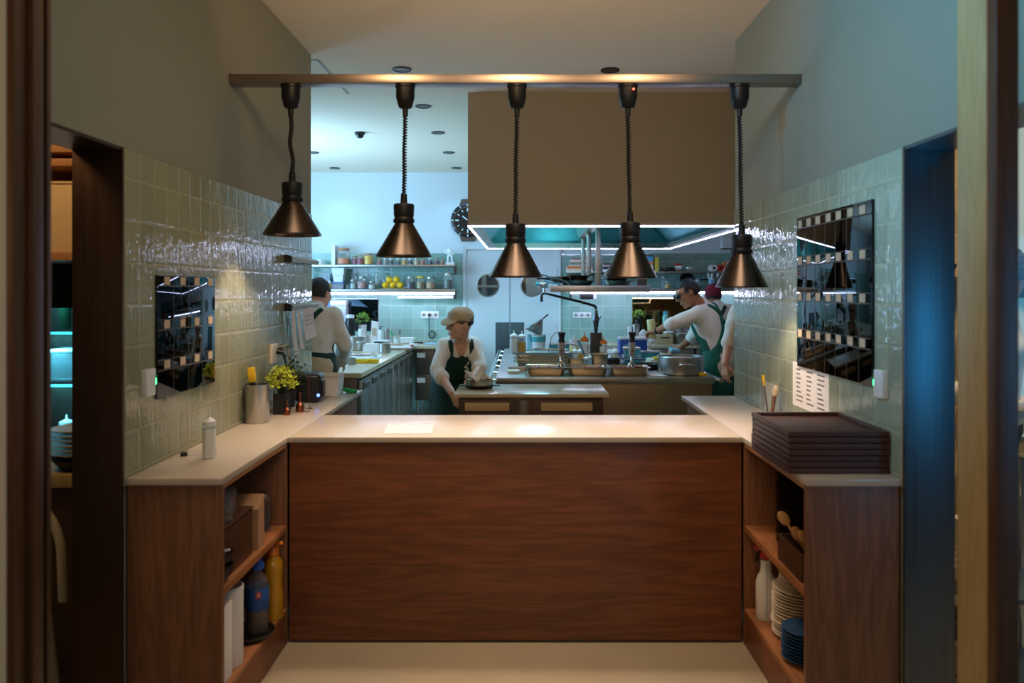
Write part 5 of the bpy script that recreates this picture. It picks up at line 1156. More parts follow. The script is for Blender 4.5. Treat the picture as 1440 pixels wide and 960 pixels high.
tag(MB().box((0, 0, .012), (.10, .12, .022), .004, .1).build('butter_tray', M['print_paper']), 'pale wrapped block at the left front of island', 'packet').location = i_at(722, 6.30)
for k in range(3):
    o = thing('flat_cover', ['lowest', 'middle', 'top'][k]+' of three steel covers left of the first meat pan', 'cover', i_at(728, 6.47, zi+k*.0125), 0, 'steel covers at island left'); MB().b2(-.08, .08, -.05, .05, 0, .011, .003).build('plate', M['steel'], o); MB().b2(-.02, .02, -.008, .008, .0112, .0118).build('grip', M['steel_dark'], o)

# ------------------------------------------------------------------ on the right back worktop
yb_ = 9.7
canister('tall steel canister before the bronze mirror', (wx(894, yb_), yb_, zk), .047, .24, 'steel_v', 'steel_canister')
herb('green herb in black pot behind the steel canister', (wx(898, 9.93), 9.93, zk), .085, .13, .05, .30, 'black', 'green_leaf', 140, False, 21)
o = thing('paper_bag', 'white slab-like packet left of the tall steel canister', 'packet', (wx(885.5, yb_), yb_, zk)); MB().box((0, 0, .11), (.045, .07, .22), .004).build('wrap', M['paper'], o); MB().box((0, -.036, .12), (.025, .001, .08)).build('label_panel', M['tag_card'], o)
o = thing('milk_carton', 'white carton with green print right of steel canister', 'carton', (wx(905, 9.6), 9.6, zk)); MB().prism([(-.05, 0), (.05, 0), (.05, .14), (.008, .185), (-.008, .185), (-.05, .14)], 1, -.04, .04).build('box', M['paper'], o); MB().box((0, -.041, .06), (.07, .001, .05)).build('green_print', M['green_cloth'], o)
o = thing('toaster', 'beige boxy toaster with slot on right back worktop', 'toaster', (wx(933, 9.62), 9.62, zk)); MB().box((0, 0, .06), (.21, .16, .12), .01).build('body', M['handle_pale'], o); MB().box((.01, -.0805, .085), (.11, .003, .014), .001).build('slot', M['black'], o)
m = MB(); f = random.Random(9)
for k in range(12): m.ell((f.uniform(-.05, .05), f.uniform(-.03, .03), .03+f.uniform(0, .03)), (.04, .03, .022), 10, 8, (f.random(), f.random(), f.random()*3))
o = m.build('white_cloth', M['paper']); o.location = (wx(940, 9.62), 9.62, zk+.117); tag(o, 'crumpled white cloth lying on the beige toaster', 'cloth')
o = thing('water_bottle', 'tall teal bottle before the bronze mirror', 'bottle', (wx(935.5, 9.85), 9.85, zk)); MB().lathe([(.034, 0), (.036, .005), (.036, .34), (.026, .37), (0, .371)], n=24).build('body', M['teal_glaze'] if 'teal_glaze' in M else M.setdefault('teal_glaze', mk('sea_green_bottle', '6fb0a0', .25)), o); MB().lathe([(.027, .3715), (.029, .373), (.029, .405), (0, .407)], n=24).build('cap', M['teal_plastic'], o)
o = pot('big steel pot with wooden board on top, right back worktop', (wx(957, 9.68), 9.68, zk), .10, .21, 'steel', None, 'ring'); MB().box((0, 0, .222), (.24, .15, .014), .004).build('wooden_lid', M['spoon_wood'], o)

# ------------------------------------------------------------------ on the prep table
zp = ZTT+.0006
fry = thing('serving_pan', 'lower black pan on the prep table beside capped cook', 'pan', (wx(674, 5.26), 5.26, zp)); MB().lathe([(.088, 0), (.098, .010), (.100, .022), (.096, .022), (.088, .006), (0, .005)], n=40).build('pan_body', M['iron'], fry); MB().box((.122, 0, .017), (.045, .03, .008), .003).build('ear_handle', M['iron'], fry); MB().box((-.122, 0, .017), (.045, .03, .008), .003).build('ear_handle', M['iron'], fry)
o = pot('shallow steel pan lined with paper on the prep table', (wx(674, 5.26), 5.26, zp+.0065), .092, .058, 'steel_pan', None, None, 0, 'lined_pan')
MB().tube([(.093, 0, .04), (.12, 0, .05), (.125, .03, .052)], .006, 8).build('handle', M['chrome'], o)
N, vs, f = 56, [], random.Random(12)
for j, (k, z) in enumerate(((.2, .030), (.8, .035), (.97, .062), (1.12, .075))):
    for i in range(N):
        a = 2*PI*i/N; w_ = .022*math.sin(5*a+1)+.012*math.sin(9*a)+.02*max(0, math.cos(a-2.9))**2 if j == 3 else .006*math.sin(7*a+j)
        vs.append((.090*k*math.cos(a)*(1+.04*math.sin(6*a) if j == 3 else 1), .090*k*math.sin(a), z+w_))
MB().raw(vs+[(0, 0, .03)], [(j*N+i, j*N+(i+1) % N, (j+1)*N+(i+1) % N, (j+1)*N+i) for j in range(3) for i in range(N)]+[(3*0+(i+1) % N, i, 4*N) for i in range(N)]).build('paper_lining', M['paper_warm'] if 'paper_warm' in M else M.setdefault('paper_warm', mk('baking_paper', 'e0d2c4', .85)), o)
# ------------------------------------------------------------------ people: smooth bodies grown from a distance field
def V3(*a): return np.array(a, dtype=np.float32)
def nrm(v): v = np.asarray(v, dtype=np.float32); return v/max(1e-9, np.linalg.norm(v))
class Field:
    def __init__(s, lo, hi, h):
        s.lo = np.asarray(lo, np.float32); s.h = h; s.n = np.maximum(4, np.ceil((np.asarray(hi)-s.lo)/h).astype(int)+1)
        s.F = np.full(tuple(s.n), .3, np.float32)
    def sub(s, lo, hi):
        a = np.clip(np.floor((np.asarray(lo)-s.lo)/s.h).astype(int), 0, s.n); b = np.clip(np.ceil((np.asarray(hi)-s.lo)/s.h).astype(int)+1, 0, s.n)
        g = [s.lo[i]+s.h*np.arange(a[i], b[i], dtype=np.float32) for i in range(3)]
        return tuple(slice(a[i], b[i]) for i in range(3)), (g[0][:, None, None], g[1][None, :, None], g[2][None, None, :])
    def grid(s): return s.sub(s.lo, s.lo+s.h*s.n)[1]
    def add(s, pr, off=0.):
        kind, k = pr[0], pr[-1]; pad = .06+k+abs(off)
        if kind == 'c':
            a, b, ra, rb = pr[1:5]; R = max(ra, rb)+pad; sl, (X, Y, Z) = s.sub(np.minimum(a, b)-R, np.maximum(a, b)+R)
            if min(q.stop-q.start for q in sl) <= 0: return
            d = b-a; L2 = max(1e-9, float(d@d)); px, py, pz = X-a[0], Y-a[1], Z-a[2]
            t = np.clip((px*d[0]+py*d[1]+pz*d[2])/L2, 0, 1)
            D = np.sqrt((px-t*d[0])**2+(py-t*d[1])**2+(pz-t*d[2])**2)-(ra+(rb-ra)*t)-off
        else:
            c, r, M_ = pr[1:4]; R = max(r)+pad; sl, (X, Y, Z) = s.sub(c-R, c+R)
            if min(q.stop-q.start for q in sl) <= 0: return
            p = (X-c[0], Y-c[1], Z-c[2]); q = [p[0]*M_[i][0]+p[1]*M_[i][1]+p[2]*M_[i][2] for i in range(3)]; rr = [x+off for x in r]
            k0 = np.sqrt(sum((q[i]/rr[i])**2 for i in range(3))); k1 = np.sqrt(sum((q[i]/rr[i]**2)**2 for i in range(3)))
            D = k0*(k0-1)/np.maximum(k1, 1e-6)
        A = s.F[sl]; hh = np.maximum(k-np.abs(A-D), 0)/k
        s.F[sl] = np.minimum(A, D)-hh*hh*k*.25
    def mesh(s):
        F = s.F; F[0] = F[-1] = .1; F[:, 0] = F[:, -1] = .1; F[:, :, 0] = F[:, :, -1] = .1
        ins = F < 0; n0, n1, n2 = F.shape
        cnt = np.zeros((n0-1, n1-1, n2-1), np.int8)
        for dx in (0, 1):
            for dy in (0, 1):
                for dz in (0, 1): cnt += ins[dx:n0-1+dx, dy:n1-1+dy, dz:n2-1+dz]
        ci = np.argwhere((cnt > 0) & (cnt < 8)); idx = np.full(cnt.shape, -1, np.int32); idx[tuple(ci.T)] = np.arange(len(ci))
        P = np.zeros((len(ci), 3), np.float32); W = np.zeros(len(ci), np.float32)
        co = [(0,0,0),(1,0,0),(0,1,0),(1,1,0),(0,0,1),(1,0,1),(0,1,1),(1,1,1)]
        val = [F[ci[:, 0]+o[0], ci[:, 1]+o[1], ci[:, 2]+o[2]] for o in co]
        for a, b in ((0,1),(2,3),(4,5),(6,7),(0,2),(1,3),(4,6),(5,7),(0,4),(1,5),(2,6),(3,7)):
            m = (val[a] < 0) != (val[b] < 0); t = np.where(m, val[a]/np.where(m, val[a]-val[b], 1), 0)
            for i in range(3): P[:, i] += np.where(m, co[a][i]+t*(co[b][i]-co[a][i]), 0)
            W += m
        P = (P/W[:, None]+ci)*s.h+s.lo; quads = []
        for ax in range(3):
            A = np.moveaxis(ins, ax, 0); m = A[:-1] != A[1:]; m[:, 0] = m[:, -1] = False; m[:, :, 0] = m[:, :, -1] = False
            e = np.argwhere(m); fl = A[:-1][tuple(e.T)]; I = np.moveaxis(idx, ax, 0)
            q = np.stack([I[e[:, 0], e[:, 1]-1, e[:, 2]-1], I[e[:, 0], e[:, 1], e[:, 2]-1], I[e[:, 0], e[:, 1], e[:, 2]], I[e[:, 0], e[:, 1]-1, e[:, 2]]], 1)
            if ax == 1: fl = ~fl
            q[~fl] = q[~fl][:, ::-1]; quads.append(q)
        return P, np.concatenate(quads)
def to_obj(name, P, Q, mat, parent=None):
    me = bpy.data.meshes.new(name); me.vertices.add(len(P)); me.vertices.foreach_set('co', P.astype(np.float32).ravel())
    me.loops.add(Q.size); me.loops.foreach_set('vertex_index', Q.astype(np.int32).ravel()); me.polygons.add(len(Q))
    me.polygons.foreach_set('loop_start', np.arange(0, Q.size, 4, dtype=np.int32))
    me.polygons.foreach_set('use_smooth', np.ones(len(Q), bool)); me.update(calc_edges=True); me.validate()
    me.materials.append(mat); o = bpy.data.objects.new(name, me); C.objects.link(o)
    if parent is not None: o.parent = parent
    return o
def cap(a, b, ra, rb, k=.03): return ('c', np.asarray(a, np.float32), np.asarray(b, np.float32), ra, rb, k)
def elp(c, r, M_=np.eye(3, dtype=np.float32), k=.03): return ('e', np.asarray(c, np.float32), r, M_, k)
def hand_prims(w, d, n, thumb, curl, spread=1., s=1.):
    """five separate fingers on a palm: w wrist, d finger direction, n out of the palm, thumb +1/-1 side"""
    d = nrm(d); n = nrm(np.asarray(n)-d*float(np.dot(n, d))); t = np.cross(d, n)*thumb; pr = []
    offs = (.027, .009, -.009, -.026); L = (.070, .078, .072, .056); fr = (.0088, .0092, .0086, .0076)
    for i in range(4):
        b = w+d*(.088-.004*abs(i-1.3))*s+t*offs[i]*s
        pr.append(cap(w+d*.012*s+t*offs[i]*.6*s, b, .0125*s, .0112*s, .012))
        p = b; ang = curl*.55+.06*i; seg = (.46, .30, .24); a = ang; dd0 = nrm(d+t*offs[i]*2.2*spread)
        for j in range(3):
            dd = dd0*math.cos(a)+n*math.sin(a); q = p+dd*L[i]*seg[j]*s
            pr.append(cap(p, q, (fr[i]-.0008*j)*s, (fr[i]-.0008*(j+1))*s, .004)); p = q; a += curl*.9
    b = w+d*.022*s+t*.018*s+n*.006; m_ = b+(d*.55+t*.75+n*.25)*.038*s; e = m_+nrm(d*.85+t*.35+n*(.25+curl*.4))*.036*s; f = e+nrm(d*.9+t*.05+n*(.3+curl*.6))*.026*s
    pr += [cap(b, m_, .014*s, .0115*s, .010), cap(m_, e, .0108*s, .0095*s, .005), cap(e, f, .0095*s, .0078*s, .005)]
    return pr
def wr_noise(G, seed, amp, fz=26.):
    f = random.Random(seed); N = 0
    for k in range(5):
        a = f.uniform(0, 6.28); fr = f.uniform(.6, 1.5)*fz
        N = N+np.sin(G[0]*fr*math.cos(a)*1.2+G[1]*fr*math.sin(a)*1.2+G[2]*fr*f.uniform(.5, 1.4)+f.uniform(0, 6)+1.5*np.sin(G[2]*f.uniform(8, 16)+G[0]*9))
    return (amp/3*N).astype(np.float32)

SKIN = {'pale': mk('skin_pale', 'd9a58a', .5, var=.06, scale=20, sss=.08), 'tan': mk('skin_tan', 'a8714f', .5, var=.06, scale=20, sss=.08)}
M['hair_dark'] = mk('dark_hair', '17120f', .55, var=.4, scale=90, bump=.6, bscale=240)
M['shirt'] = mk('white_chef_cotton', 'e6e0d4', .9, var=.04, scale=14, bump=.1, bscale=300)
M['apron'] = mk('dark_green_apron', '11382c', .85, var=.12, scale=14, bump=.1, bscale=300)
M['apron_teal'] = mk('green_apron', '0f5a48', .85, var=.1, scale=14, bump=.1, bscale=300)
M['trousers'] = mk('black_trousers', '14151a', .85, var=.15)
M['beige_cloth'] = mk('beige_cotton', 'cdb89a', .9, var=.06)
M['cap_cloth'] = mk('beige_cap_cotton', 'b5a587', .9, var=.1, bump=.3, bscale=260)
M['eye'] = mk('dark_eye', '1d1512', .2, var=.02)
M['shoe'] = mk('black_shoe', '101012', .5)

def person(label, root, J, skin, hdir, hup, hands, shirt_to=(.35, .35), apron=None, trousers='trousers', hair=True, headgear=None, seed=1, group=None, h=.0052, straps=None, hem=-.06, shirt='shirt', tail=None, bib_top=.90, vee_d=.055):
    root = np.asarray(root, np.float32); J = {k: np.asarray(v, np.float32)-root for k, v in J.items()}
    shL, shR, hip = J['shL'], J['shR'], J['hip']; sm = (shL+shR)/2; tr = nrm(shR-shL); tu = nrm(sm-hip); tr = nrm(tr-tu*float(tr@tu)); tf = np.cross(tu, tr)
    c = J['head']; f = nrm(hdir); u = nrm(np.asarray(hup)-f*float(np.dot(hup, f))); r = np.cross(f, u); HM = np.stack([r, f, u]); TM = np.stack([tr, tf, tu])
    hd = lambda a, b, e: c+r*a+f*b+u*e
    L = float(np.linalg.norm(sm-hip)); nb = sm+tu*.035-tf*.005
    torso = [elp(hip+tu*.02, (.165, .115, .13), TM, .05), elp(hip+tu*L*.42, (.145, .105, .16), TM, .06), elp(hip+tu*L*.74, (.165, .118, .17), TM, .06),
             cap(shL*.86+sm*.14-tu*.01, shR*.86+sm*.14-tu*.01, .062, .062, .06), elp(sm-tu*.03, (.13, .085, .075), TM, .06)]
    arms = []
    for s_ in 'LR': arms += [cap(J['sh'+s_], J['el'+s_], .052, .041, .035), cap(J['el'+s_], J['wr'+s_], .041, .027, .02)]
    legs = []
    for s_, q in (('L', -1), ('R', 1)):
        hj = hip+tr*q*.085-tu*.02; legs += [cap(hj, J['kn'+s_], .085, .058, .05), cap(J['kn'+s_], J['an'+s_], .056, .038, .03), cap(J['an'+s_]+V3(0, 0, -.03), J['an'+s_]+V3(0, 0, -.045)+nrm(J.get('toe', tf)*V3(1, 1, 0))*.13, .036, .028, .03)]
    head = [elp(hd(0, -.014, .014), (.074, .093, .096), HM, .02), elp(hd(0, .028, -.03), (.060, .066, .082), HM, .03), elp(hd(0, .036, -.076), (.046, .048, .038), HM, .025), elp(hd(0, .076, -.104), (.020, .016, .014), HM, .02),
            cap(hd(0, .092, .016), hd(0, .114, -.022), .009, .013, .010), cap(hd(-.014, .098, -.026), hd(.014, .098, -.026), .008, .008, .008), cap(hd(-.036, .076, .034), hd(.036, .076, .034), .014, .014, .014),
            cap(hd(-.016, .094, -.058), hd(.016, .094, -.058), .0075, .0075, .008), cap(hd(-.015, .092, -.069), hd(.015, .092, -.069), .0085, .0085, .007)]
    for q in (-1, 1): head += [elp(hd(q*.042, .062, -.022), (.024, .026, .026), HM, .02), elp(hd(q*.077, -.006, -.006), (.008, .019, .031), HM, .006)]
    neck = [cap(hd(0, -.022, -.05), nb, .054, .060, .03)]
    hp = []
    for s_ in 'LR':
        if s_ in hands: hp += hand_prims(J['wr'+s_], *hands[s_])
    allp = torso+arms+legs+neck+head+hp
    pts = np.array([p for pr in allp for p in ((pr[1], pr[2]) if pr[0] == 'c' else (pr[1],))]); lo, hi = pts.min(0)-.20, pts.max(0)+.20; lo[2] = max(lo[2], -.03)
    B = Field(lo, hi, h)
    for p in allp: B.add(p)
    for q in (-1, 1):                                    # eye sockets
        e = Field.__new__(Field); sl, G = B.sub(hd(q*.031, .10, .012)-.03, hd(q*.031, .10, .012)+.03); cc = hd(q*.031, .102, .012)
        D = np.sqrt((G[0]-cc[0])**2+(G[1]-cc[1])**2+(G[2]-cc[2])**2)-.0155; B.F[sl] = np.maximum(B.F[sl], -D)
    sl, G = B.sub(lo, hi); B.F = np.maximum(B.F, -G[2]-.0*B.F)
    o = to_obj('person', *B.mesh(), SKIN[skin]); o.location = [float(x) for x in root]; tag(o, label, 'person', group)
    dot = lambda G, p, v: (G[0]-p[0])*v[0]+(G[1]-p[1])*v[1]+(G[2]-p[2])*v[2]
    for q in (-1, 1): e = MB().ell(tuple(float(x) for x in hd(q*.031, .0865, .012)), (.0115,)*3, 12, 8).build('eye', M['eye'], o)
    # shirt
    H2 = .0075
    S = Field(lo, hi, H2); sh_p = [p for p in torso]
    for s_, t in zip('LR', shirt_to):
        e = J['el'+s_]; w_ = e+(J['wr'+s_]-e)*t
        sh_p += [cap(J['sh'+s_], e, .050, .045, .04), cap(e, w_, .045, .040, .02)]
        if t < .9: sh_p += [cap(w_-(w_-e)*.25, w_, .047, .049, .010)]
    sh_p += [cap(nb+tf*.004, nb+tu*.030+tf*.012, .066, .062, .02)]
    for p in sh_p: S.add(p, .011)
    G = S.grid(); S.F += wr_noise(G, seed, .006); base = S.F.copy()
    q_u0, q_f0, q_r0 = dot(G, sm, tu), dot(G, sm, tf), np.abs(dot(G, sm, tr)); vee = np.maximum(np.maximum(q_r0-(.012+.55*np.clip(q_u0+vee_d, 0, 1)), .03-q_f0), -vee_d-q_u0)
    S.F = np.maximum.reduce([S.F, -(dot(G, hip, tu)-hem), -vee])
    so = to_obj('shirt', *S.mesh(), M[shirt], o)
    # trousers
    T = Field(lo, np.array([hi[0], hi[1], hip[2]+.25]), H2)
    for p in torso[:2]+legs[:2]+legs[3:5]: T.add(p, .010)
    G2 = T.grid(); T.F += wr_noise(G2, seed+5, .005, 18); T.F = np.maximum(T.F, dot(G2, hip, tu)-.09); T.F = np.maximum(T.F, .05-G2[2])
    to_obj('trousers', *T.mesh(), M[trousers], o)
    for s_ in 'LR':
        K = Field(J['an'+s_]-.25, J['an'+s_]+.25, .008); fd = nrm(tf*V3(1, 1, 0)); a_ = J['an'+s_]
        K.add(cap(V3(a_[0], a_[1], .045)-fd*.04, V3(a_[0], a_[1], .035)+fd*.15, .046, .038, .02)); K.add(cap(V3(a_[0], a_[1], .05)-fd*.02, V3(a_[0], a_[1], .09), .045, .046, .03)); Gk = K.grid(); K.F = np.maximum(K.F, .001-Gk[2])
        to_obj('shoe', *K.mesh(), M['shoe'], o)
    # apron: bib, skirt, straps
    if apron:
        A = Field(lo, hi, H2)
        for p in torso: A.add(p, .012)
        abase = A.F+wr_noise(A.grid(), seed, .006); A.F = abase-.010
        kl, kr = J['knL'], J['knR']; sk = Field(lo, hi, H2)
        for p in torso[:2]: sk.add(p, .028)
        for q, kn in ((-1, kl), (1, kr)): sk.add(('c', hip+tr*q*.055-tu*.02, kn-V3(0, 0, .06)+tf*.01, .118, .115, .09))
        G = A.grid(); q_u, q_f, q_r = dot(G, hip, tu), dot(G, hip, tf), dot(G, hip, tr)
        sk.F += wr_noise(G, seed+9, .006, 16)
        sk.F = np.maximum(np.maximum(sk.F, q_u-.13), np.maximum(-q_f-.05, (min(kl[2], kr[2])-.10)-G[2]))
        bib = np.maximum.reduce([A.F, np.abs(q_r)-(.105+.09*np.clip((L*.9-q_u)/(L*.7), 0, 1)), .02-q_f, q_u-L*bib_top, -q_u+.05])
        band = np.maximum.reduce([abase-.016, np.abs(q_u-.10)-.022])
        R_ = np.minimum(np.minimum(sk.F, bib), band)
        for (p0, p1, side) in (straps or []):
            a_ = hip+tr*p0[0]+tu*L*p0[1]; b_ = hip+tr*p1[0]+tu*L*p1[1]; pn = nrm(np.cross(b_-a_, tf)); dv = nrm(b_-a_)
            st = np.maximum.reduce([abase-.012, np.abs(dot(G, a_, pn))-.019, -side*q_f, -dot(G, a_, dv), dot(G, b_, dv)]); R_ = np.minimum(R_, st)
        A.F = R_.astype(np.float32); to_obj('apron', *A.mesh(), M[apron], o)
    if tail:
        A = Field(lo, hi, H2)
        for p in torso[:2]+legs[:1]+legs[3:4]: A.add(p, .022)
        G = A.grid(); q_u, q_f = dot(G, hip, tu), dot(G, hip, tf); A.F += wr_noise(G, seed+3, .006, 20); A.F = np.maximum.reduce([A.F, q_u-.09, -.14-q_u, q_f+.0]); to_obj('hip_cloth', *A.mesh(), M[tail], o)
    hb = hd(0, -.014, .014); box = (c-.2, c+.2)
    if hair:
        K = Field(*box, .004); K.add(elp(hb, (.074, .093, .096), HM, .01), .013 if headgear is None else .006); K.add(elp(hd(0, -.03, -.03), (.066, .070, .06), HM, .03), .004); G = K.grid(); qf, qu, qr = dot(G, c, f), dot(G, c, u), np.abs(dot(G, c, r))
        K.F += wr_noise(G, seed+2, .003, 120); face = np.maximum(.045-.35*np.clip(qu, -.05, .07)-qf, qu-.066); ear = np.maximum(np.maximum(-.028-qf, qu-.012), .055-qr)
        K.F = np.maximum.reduce([K.F, -face, -ear, -(.015 if headgear == 'cap' else .045)-qu]); to_obj('hair', *K.mesh(), M['hair_dark'], o)
    if headgear == 'cap':
        K = Field(*box, .004); K.add(elp(hd(0, -.012, .058), (.083, .102, .066), HM, .02), .004); K.add(elp(hd(0, -.012, .035), (.082, .102, .05), HM, .02), .003); G = K.grid(); qu, qf = dot(G, c, u), dot(G, c, f); K.F += wr_noise(G, 3, .003, 40)
        K.F = np.maximum(K.F, .022-qu); K.add(('e', np.asarray(hd(0, .098, .032), np.float32), (.078, .062, .010), np.stack([r, nrm(f*.95-u*.30), nrm(u*.95+f*.30)]), .012)); k_ = to_obj('flat_cap', *K.mesh(), M['cap_cloth'], o)
        K = Field(*box, .004); K.add(elp(hd(0, -.012, .035), (.085, .105, .05), HM, .02), .005); G = K.grid(); K.F = np.maximum(K.F, np.abs(dot(G, c, u)-.036)-.010); to_obj('cap_band', *K.mesh(), M['cap_band'] if 'cap_band' in M else M.setdefault('cap_band', mk('brown_cap_band', '6e5a44', .9)), k_)
    if headgear == 'beanie':
        K = Field(*box, .004); K.add(elp(hb, (.078, .097, .10), HM, .02), .012); K.add(elp(hd(0, -.05, .06), (.05, .06, .05), HM, .05), .01); G = K.grid(); K.F += wr_noise(G, 3, .003, 60); K.F = np.maximum(K.F, -.018-dot(G, c, u)); to_obj('beanie', *K.mesh(), M['maroon'], o)
    if headgear == 'glasses':
        gb = MB(); pp = lambda a, b, e: Vector([float(x) for x in hd(a, b, e)])
        for q in (-1, 1):
            gb.tube([pp(q*(.033+.024*math.cos(t*PI/8)), .108-.01*abs(math.cos(t*PI/8)), .010+.019*math.sin(t*PI/8)) for t in range(16)], .004, 6, True)
            gb.tube([pp(q*.058, .098, .016), pp(q*.079, .05, .016), pp(q*.082, -.01, .012)], .0035, 6)
        gb.tube([pp(-.010, .110, .016), pp(.010, .110, .016)], .0035, 6); gg = gb.build('glasses', M['teal_frame'] if 'teal_frame' in M else M.setdefault('teal_frame', mk('dark_teal_frame', '12303a', .3)), o)
        for q in (-1, 1):
            MB().ell(pp(q*.033, .104, .010), (.021, .021, .017), 14, 8).build('lens', M['lens_dark'] if 'lens_dark' in M else M.setdefault('lens_dark', mk('dark_lens', '1a2c34', .08)), gg)
    return o, dict(hip=hip, tu=tu, tr=tr, tf=tf, L=L, sm=sm, J=J, root=root)

# capped cook bending at the prep table
Y = 6.05; A = lambda px, py, y: np.array(at(px, py, y))
J = dict(head=A(646.5, 454, 5.93), shL=A(667, 486, 6.10), shR=A(626, 487, 6.04), hip=(-.575, 6.42, .80), elR=A(615, 521, 5.86), wrR=A(636, 553, 5.62), elL=A(674, 516, 5.98), wrL=A(664, 531, 5.76),
         knR=(-.66, 6.10, .46), knL=(-.46, 6.18, .46), anR=(-.68, 6.30, .08), anL=(-.45, 6.42, .08))
cook, I = person('man in beige flat cap and dark green apron bending over prep table, looking left', (-.57, 6.35, 0), J, 'pale', (-.80, -.56, -.16), (-.10, -.30, 1), {'R': ((.45, -.25, -.85), (.6, .6, 0), 1, .75), 'L': ((-.25, -.9, -.25), (0, -.2, -1), 1, .5)},
    (.12, .30), 'apron', hair=True, headgear='cap', seed=2, bib_top=1.0, vee_d=.012, straps=[((-.092, .80), (-.080, 1.2), 1), ((.092, .80), (.080, 1.2), 1)])
# emblem on the bib
hp_ = I['hip']+I['tu']*I['L']*.80+I['tf']*.152-I['tr']*.046
t = [hp_+I['tu']*(.052-.0115*k)-I['tr']*(.014*math.sin(k*1.25)) for k in range(10)]
ap = [ch for ch in cook.children if ch.name.startswith('apron')][0]
from mathutils.bvhtree import BVHTree
def stick(o, pts, d, lift):
    me = o.data; bt = BVHTree.FromPolygons([v.co for v in me.vertices], [tuple(p.vertices) for p in me.polygons]); out = []
    for p in pts:
        hit = bt.ray_cast(Vector([float(x) for x in p])+Vector([float(x) for x in d])*.3, -Vector([float(x) for x in d])); q = hit[0] if hit[0] is not None else Vector([float(x) for x in p]); out.append(q+Vector([float(x) for x in d])*lift)
    return out
MB().tube(stick(ap, t, I['tf'], .003), [.006, .011, .008, .007, .011, .008, .007, .011, .008, .005], 6).build('chest_emblem', M['cream'], ap)

# cook at the left worktop, seen from behind
J = dict(head=A(449.5, 412, 6.06), shL=(-1.80, 5.97, 1.385), shR=(-1.47, 5.96, 1.385), hip=(-1.64, 5.88, .97), elR=(-1.405, 6.0, 1.15), wrR=(-1.50, 6.25, 1.00), elL=(-1.87, 6.02, 1.15), wrL=(-1.78, 6.26, 1.0), knR=(-1.55, 5.92, .50), knL=(-1.73, 5.92, .50), anR=(-1.55, 5.84, .08), anL=(-1.74, 5.84, .08))
person('dark-haired cook seen from behind at the left worktop, green strap across white shirt', (-1.64, 5.86, 0), J, 'pale', (.38, .90, -.22), (.05, .2, 1), {'R': ((-.5, .8, -.35), (0, -.4, -1), -1, .6), 'L': ((.4, .85, -.35), (0, -.4, -1), 1, .6)},
    (.88, .88), 'apron', seed=4, straps=[((-.145, .35), (.085, 1.1), -1)], tail='beige_cloth', hem=-.02)
# cook with glasses squeezing a bottle over the island
J = dict(head=A(966.5, 411, 6.58), shL=(1.50, 6.50, 1.385), shR=(1.66, 6.80, 1.41), hip=(1.735, 6.62, .97), elL=A(945, 455, 6.46), wrL=A(924, 465, 6.68), elR=(1.60, 7.02, 1.17), wrR=A(956, 489, 6.98), knL=(1.745, 6.52, .50), knR=(1.765, 6.75, .50), anL=(1.76, 6.52, .08), anR=(1.78, 6.76, .08))
g3, I3 = person('dark-haired cook with glasses leaning over the island, squeezing a bottle', (1.71, 6.63, 0), J, 'tan', (-.86, -.10, -.46), (-.35, 0, 1), {'L': ((-.80, .55, -.12), (.1, .35, -.9), -1, .95), 'R': ((-.9, .0, -.3), (-.2, .2, -1), -1, .9)},
    (.08, .3), 'apron_teal', headgear='glasses', seed=6, straps=[((-.16, .22), (.08, 1.1), -1), ((.16, .22), (-.08, 1.1), -1)], tail='beige_cloth', hem=-.03)
w_ = I3['J']['wrL']; dv = nrm(I3['J']['wrL']-I3['J']['elL']); wm = MB(); q0, q1 = w_-dv*.030, w_-dv*.004
wm.cyl(Vector([float(x) for x in q0]), Vector([float(x) for x in q1]), .034, .032, 20); wb = wm.build('wrist_watch', M['black'], g3)
b = squeeze('clear squeeze bottle held upside down by the cook with glasses', A(915.0, 449, 6.745), .036, .25, 'd9cf88', 1.0, None); b.rotation_euler = (0, PI-.10, 0)
tag(MB().box((0, 0, 0), (.10, .07, .03), .012, (.2, .1, .3), 3).build('hand_cloth', M['blue_cloth']), 'pale blue cloth in the lower hand of the glasses-wearing cook', 'cloth').location = tuple(float(x) for x in A(949, 492, 6.96))
# cook with maroon beanie farther back
J = dict(head=A(1003, 416, 8.3), shL=(1.93, 8.22, 1.36), shR=(2.26, 8.22, 1.36), hip=(2.10, 8.15, .94), elL=(1.86, 8.30, 1.10), wrL=(1.95, 8.52, 1.02), elR=(2.33, 8.30, 1.10), wrR=(2.25, 8.52, 1.02), knL=(2.0, 8.18, .48), knR=(2.2, 8.18, .48), anL=(2.0, 8.12, .08), anR=(2.2, 8.12, .08))
person('cook in a maroon beanie seen from behind beyond the glasses-wearing cook', (2.1, 8.15, 0), J, 'tan', (.15, .95, -.2), (0, .2, 1), {'L': ((.3, .9, -.2), (0, -.3, -1), 1, .6), 'R': ((-.3, .9, -.2), (0, -.3, -1), -1, .6)}, (.3, .3), 'apron', hair=True, headgear='beanie', seed=8, straps=[((-.145, .25), (.075, 1.1), -1), ((.145, .25), (-.075, 1.1), -1)])
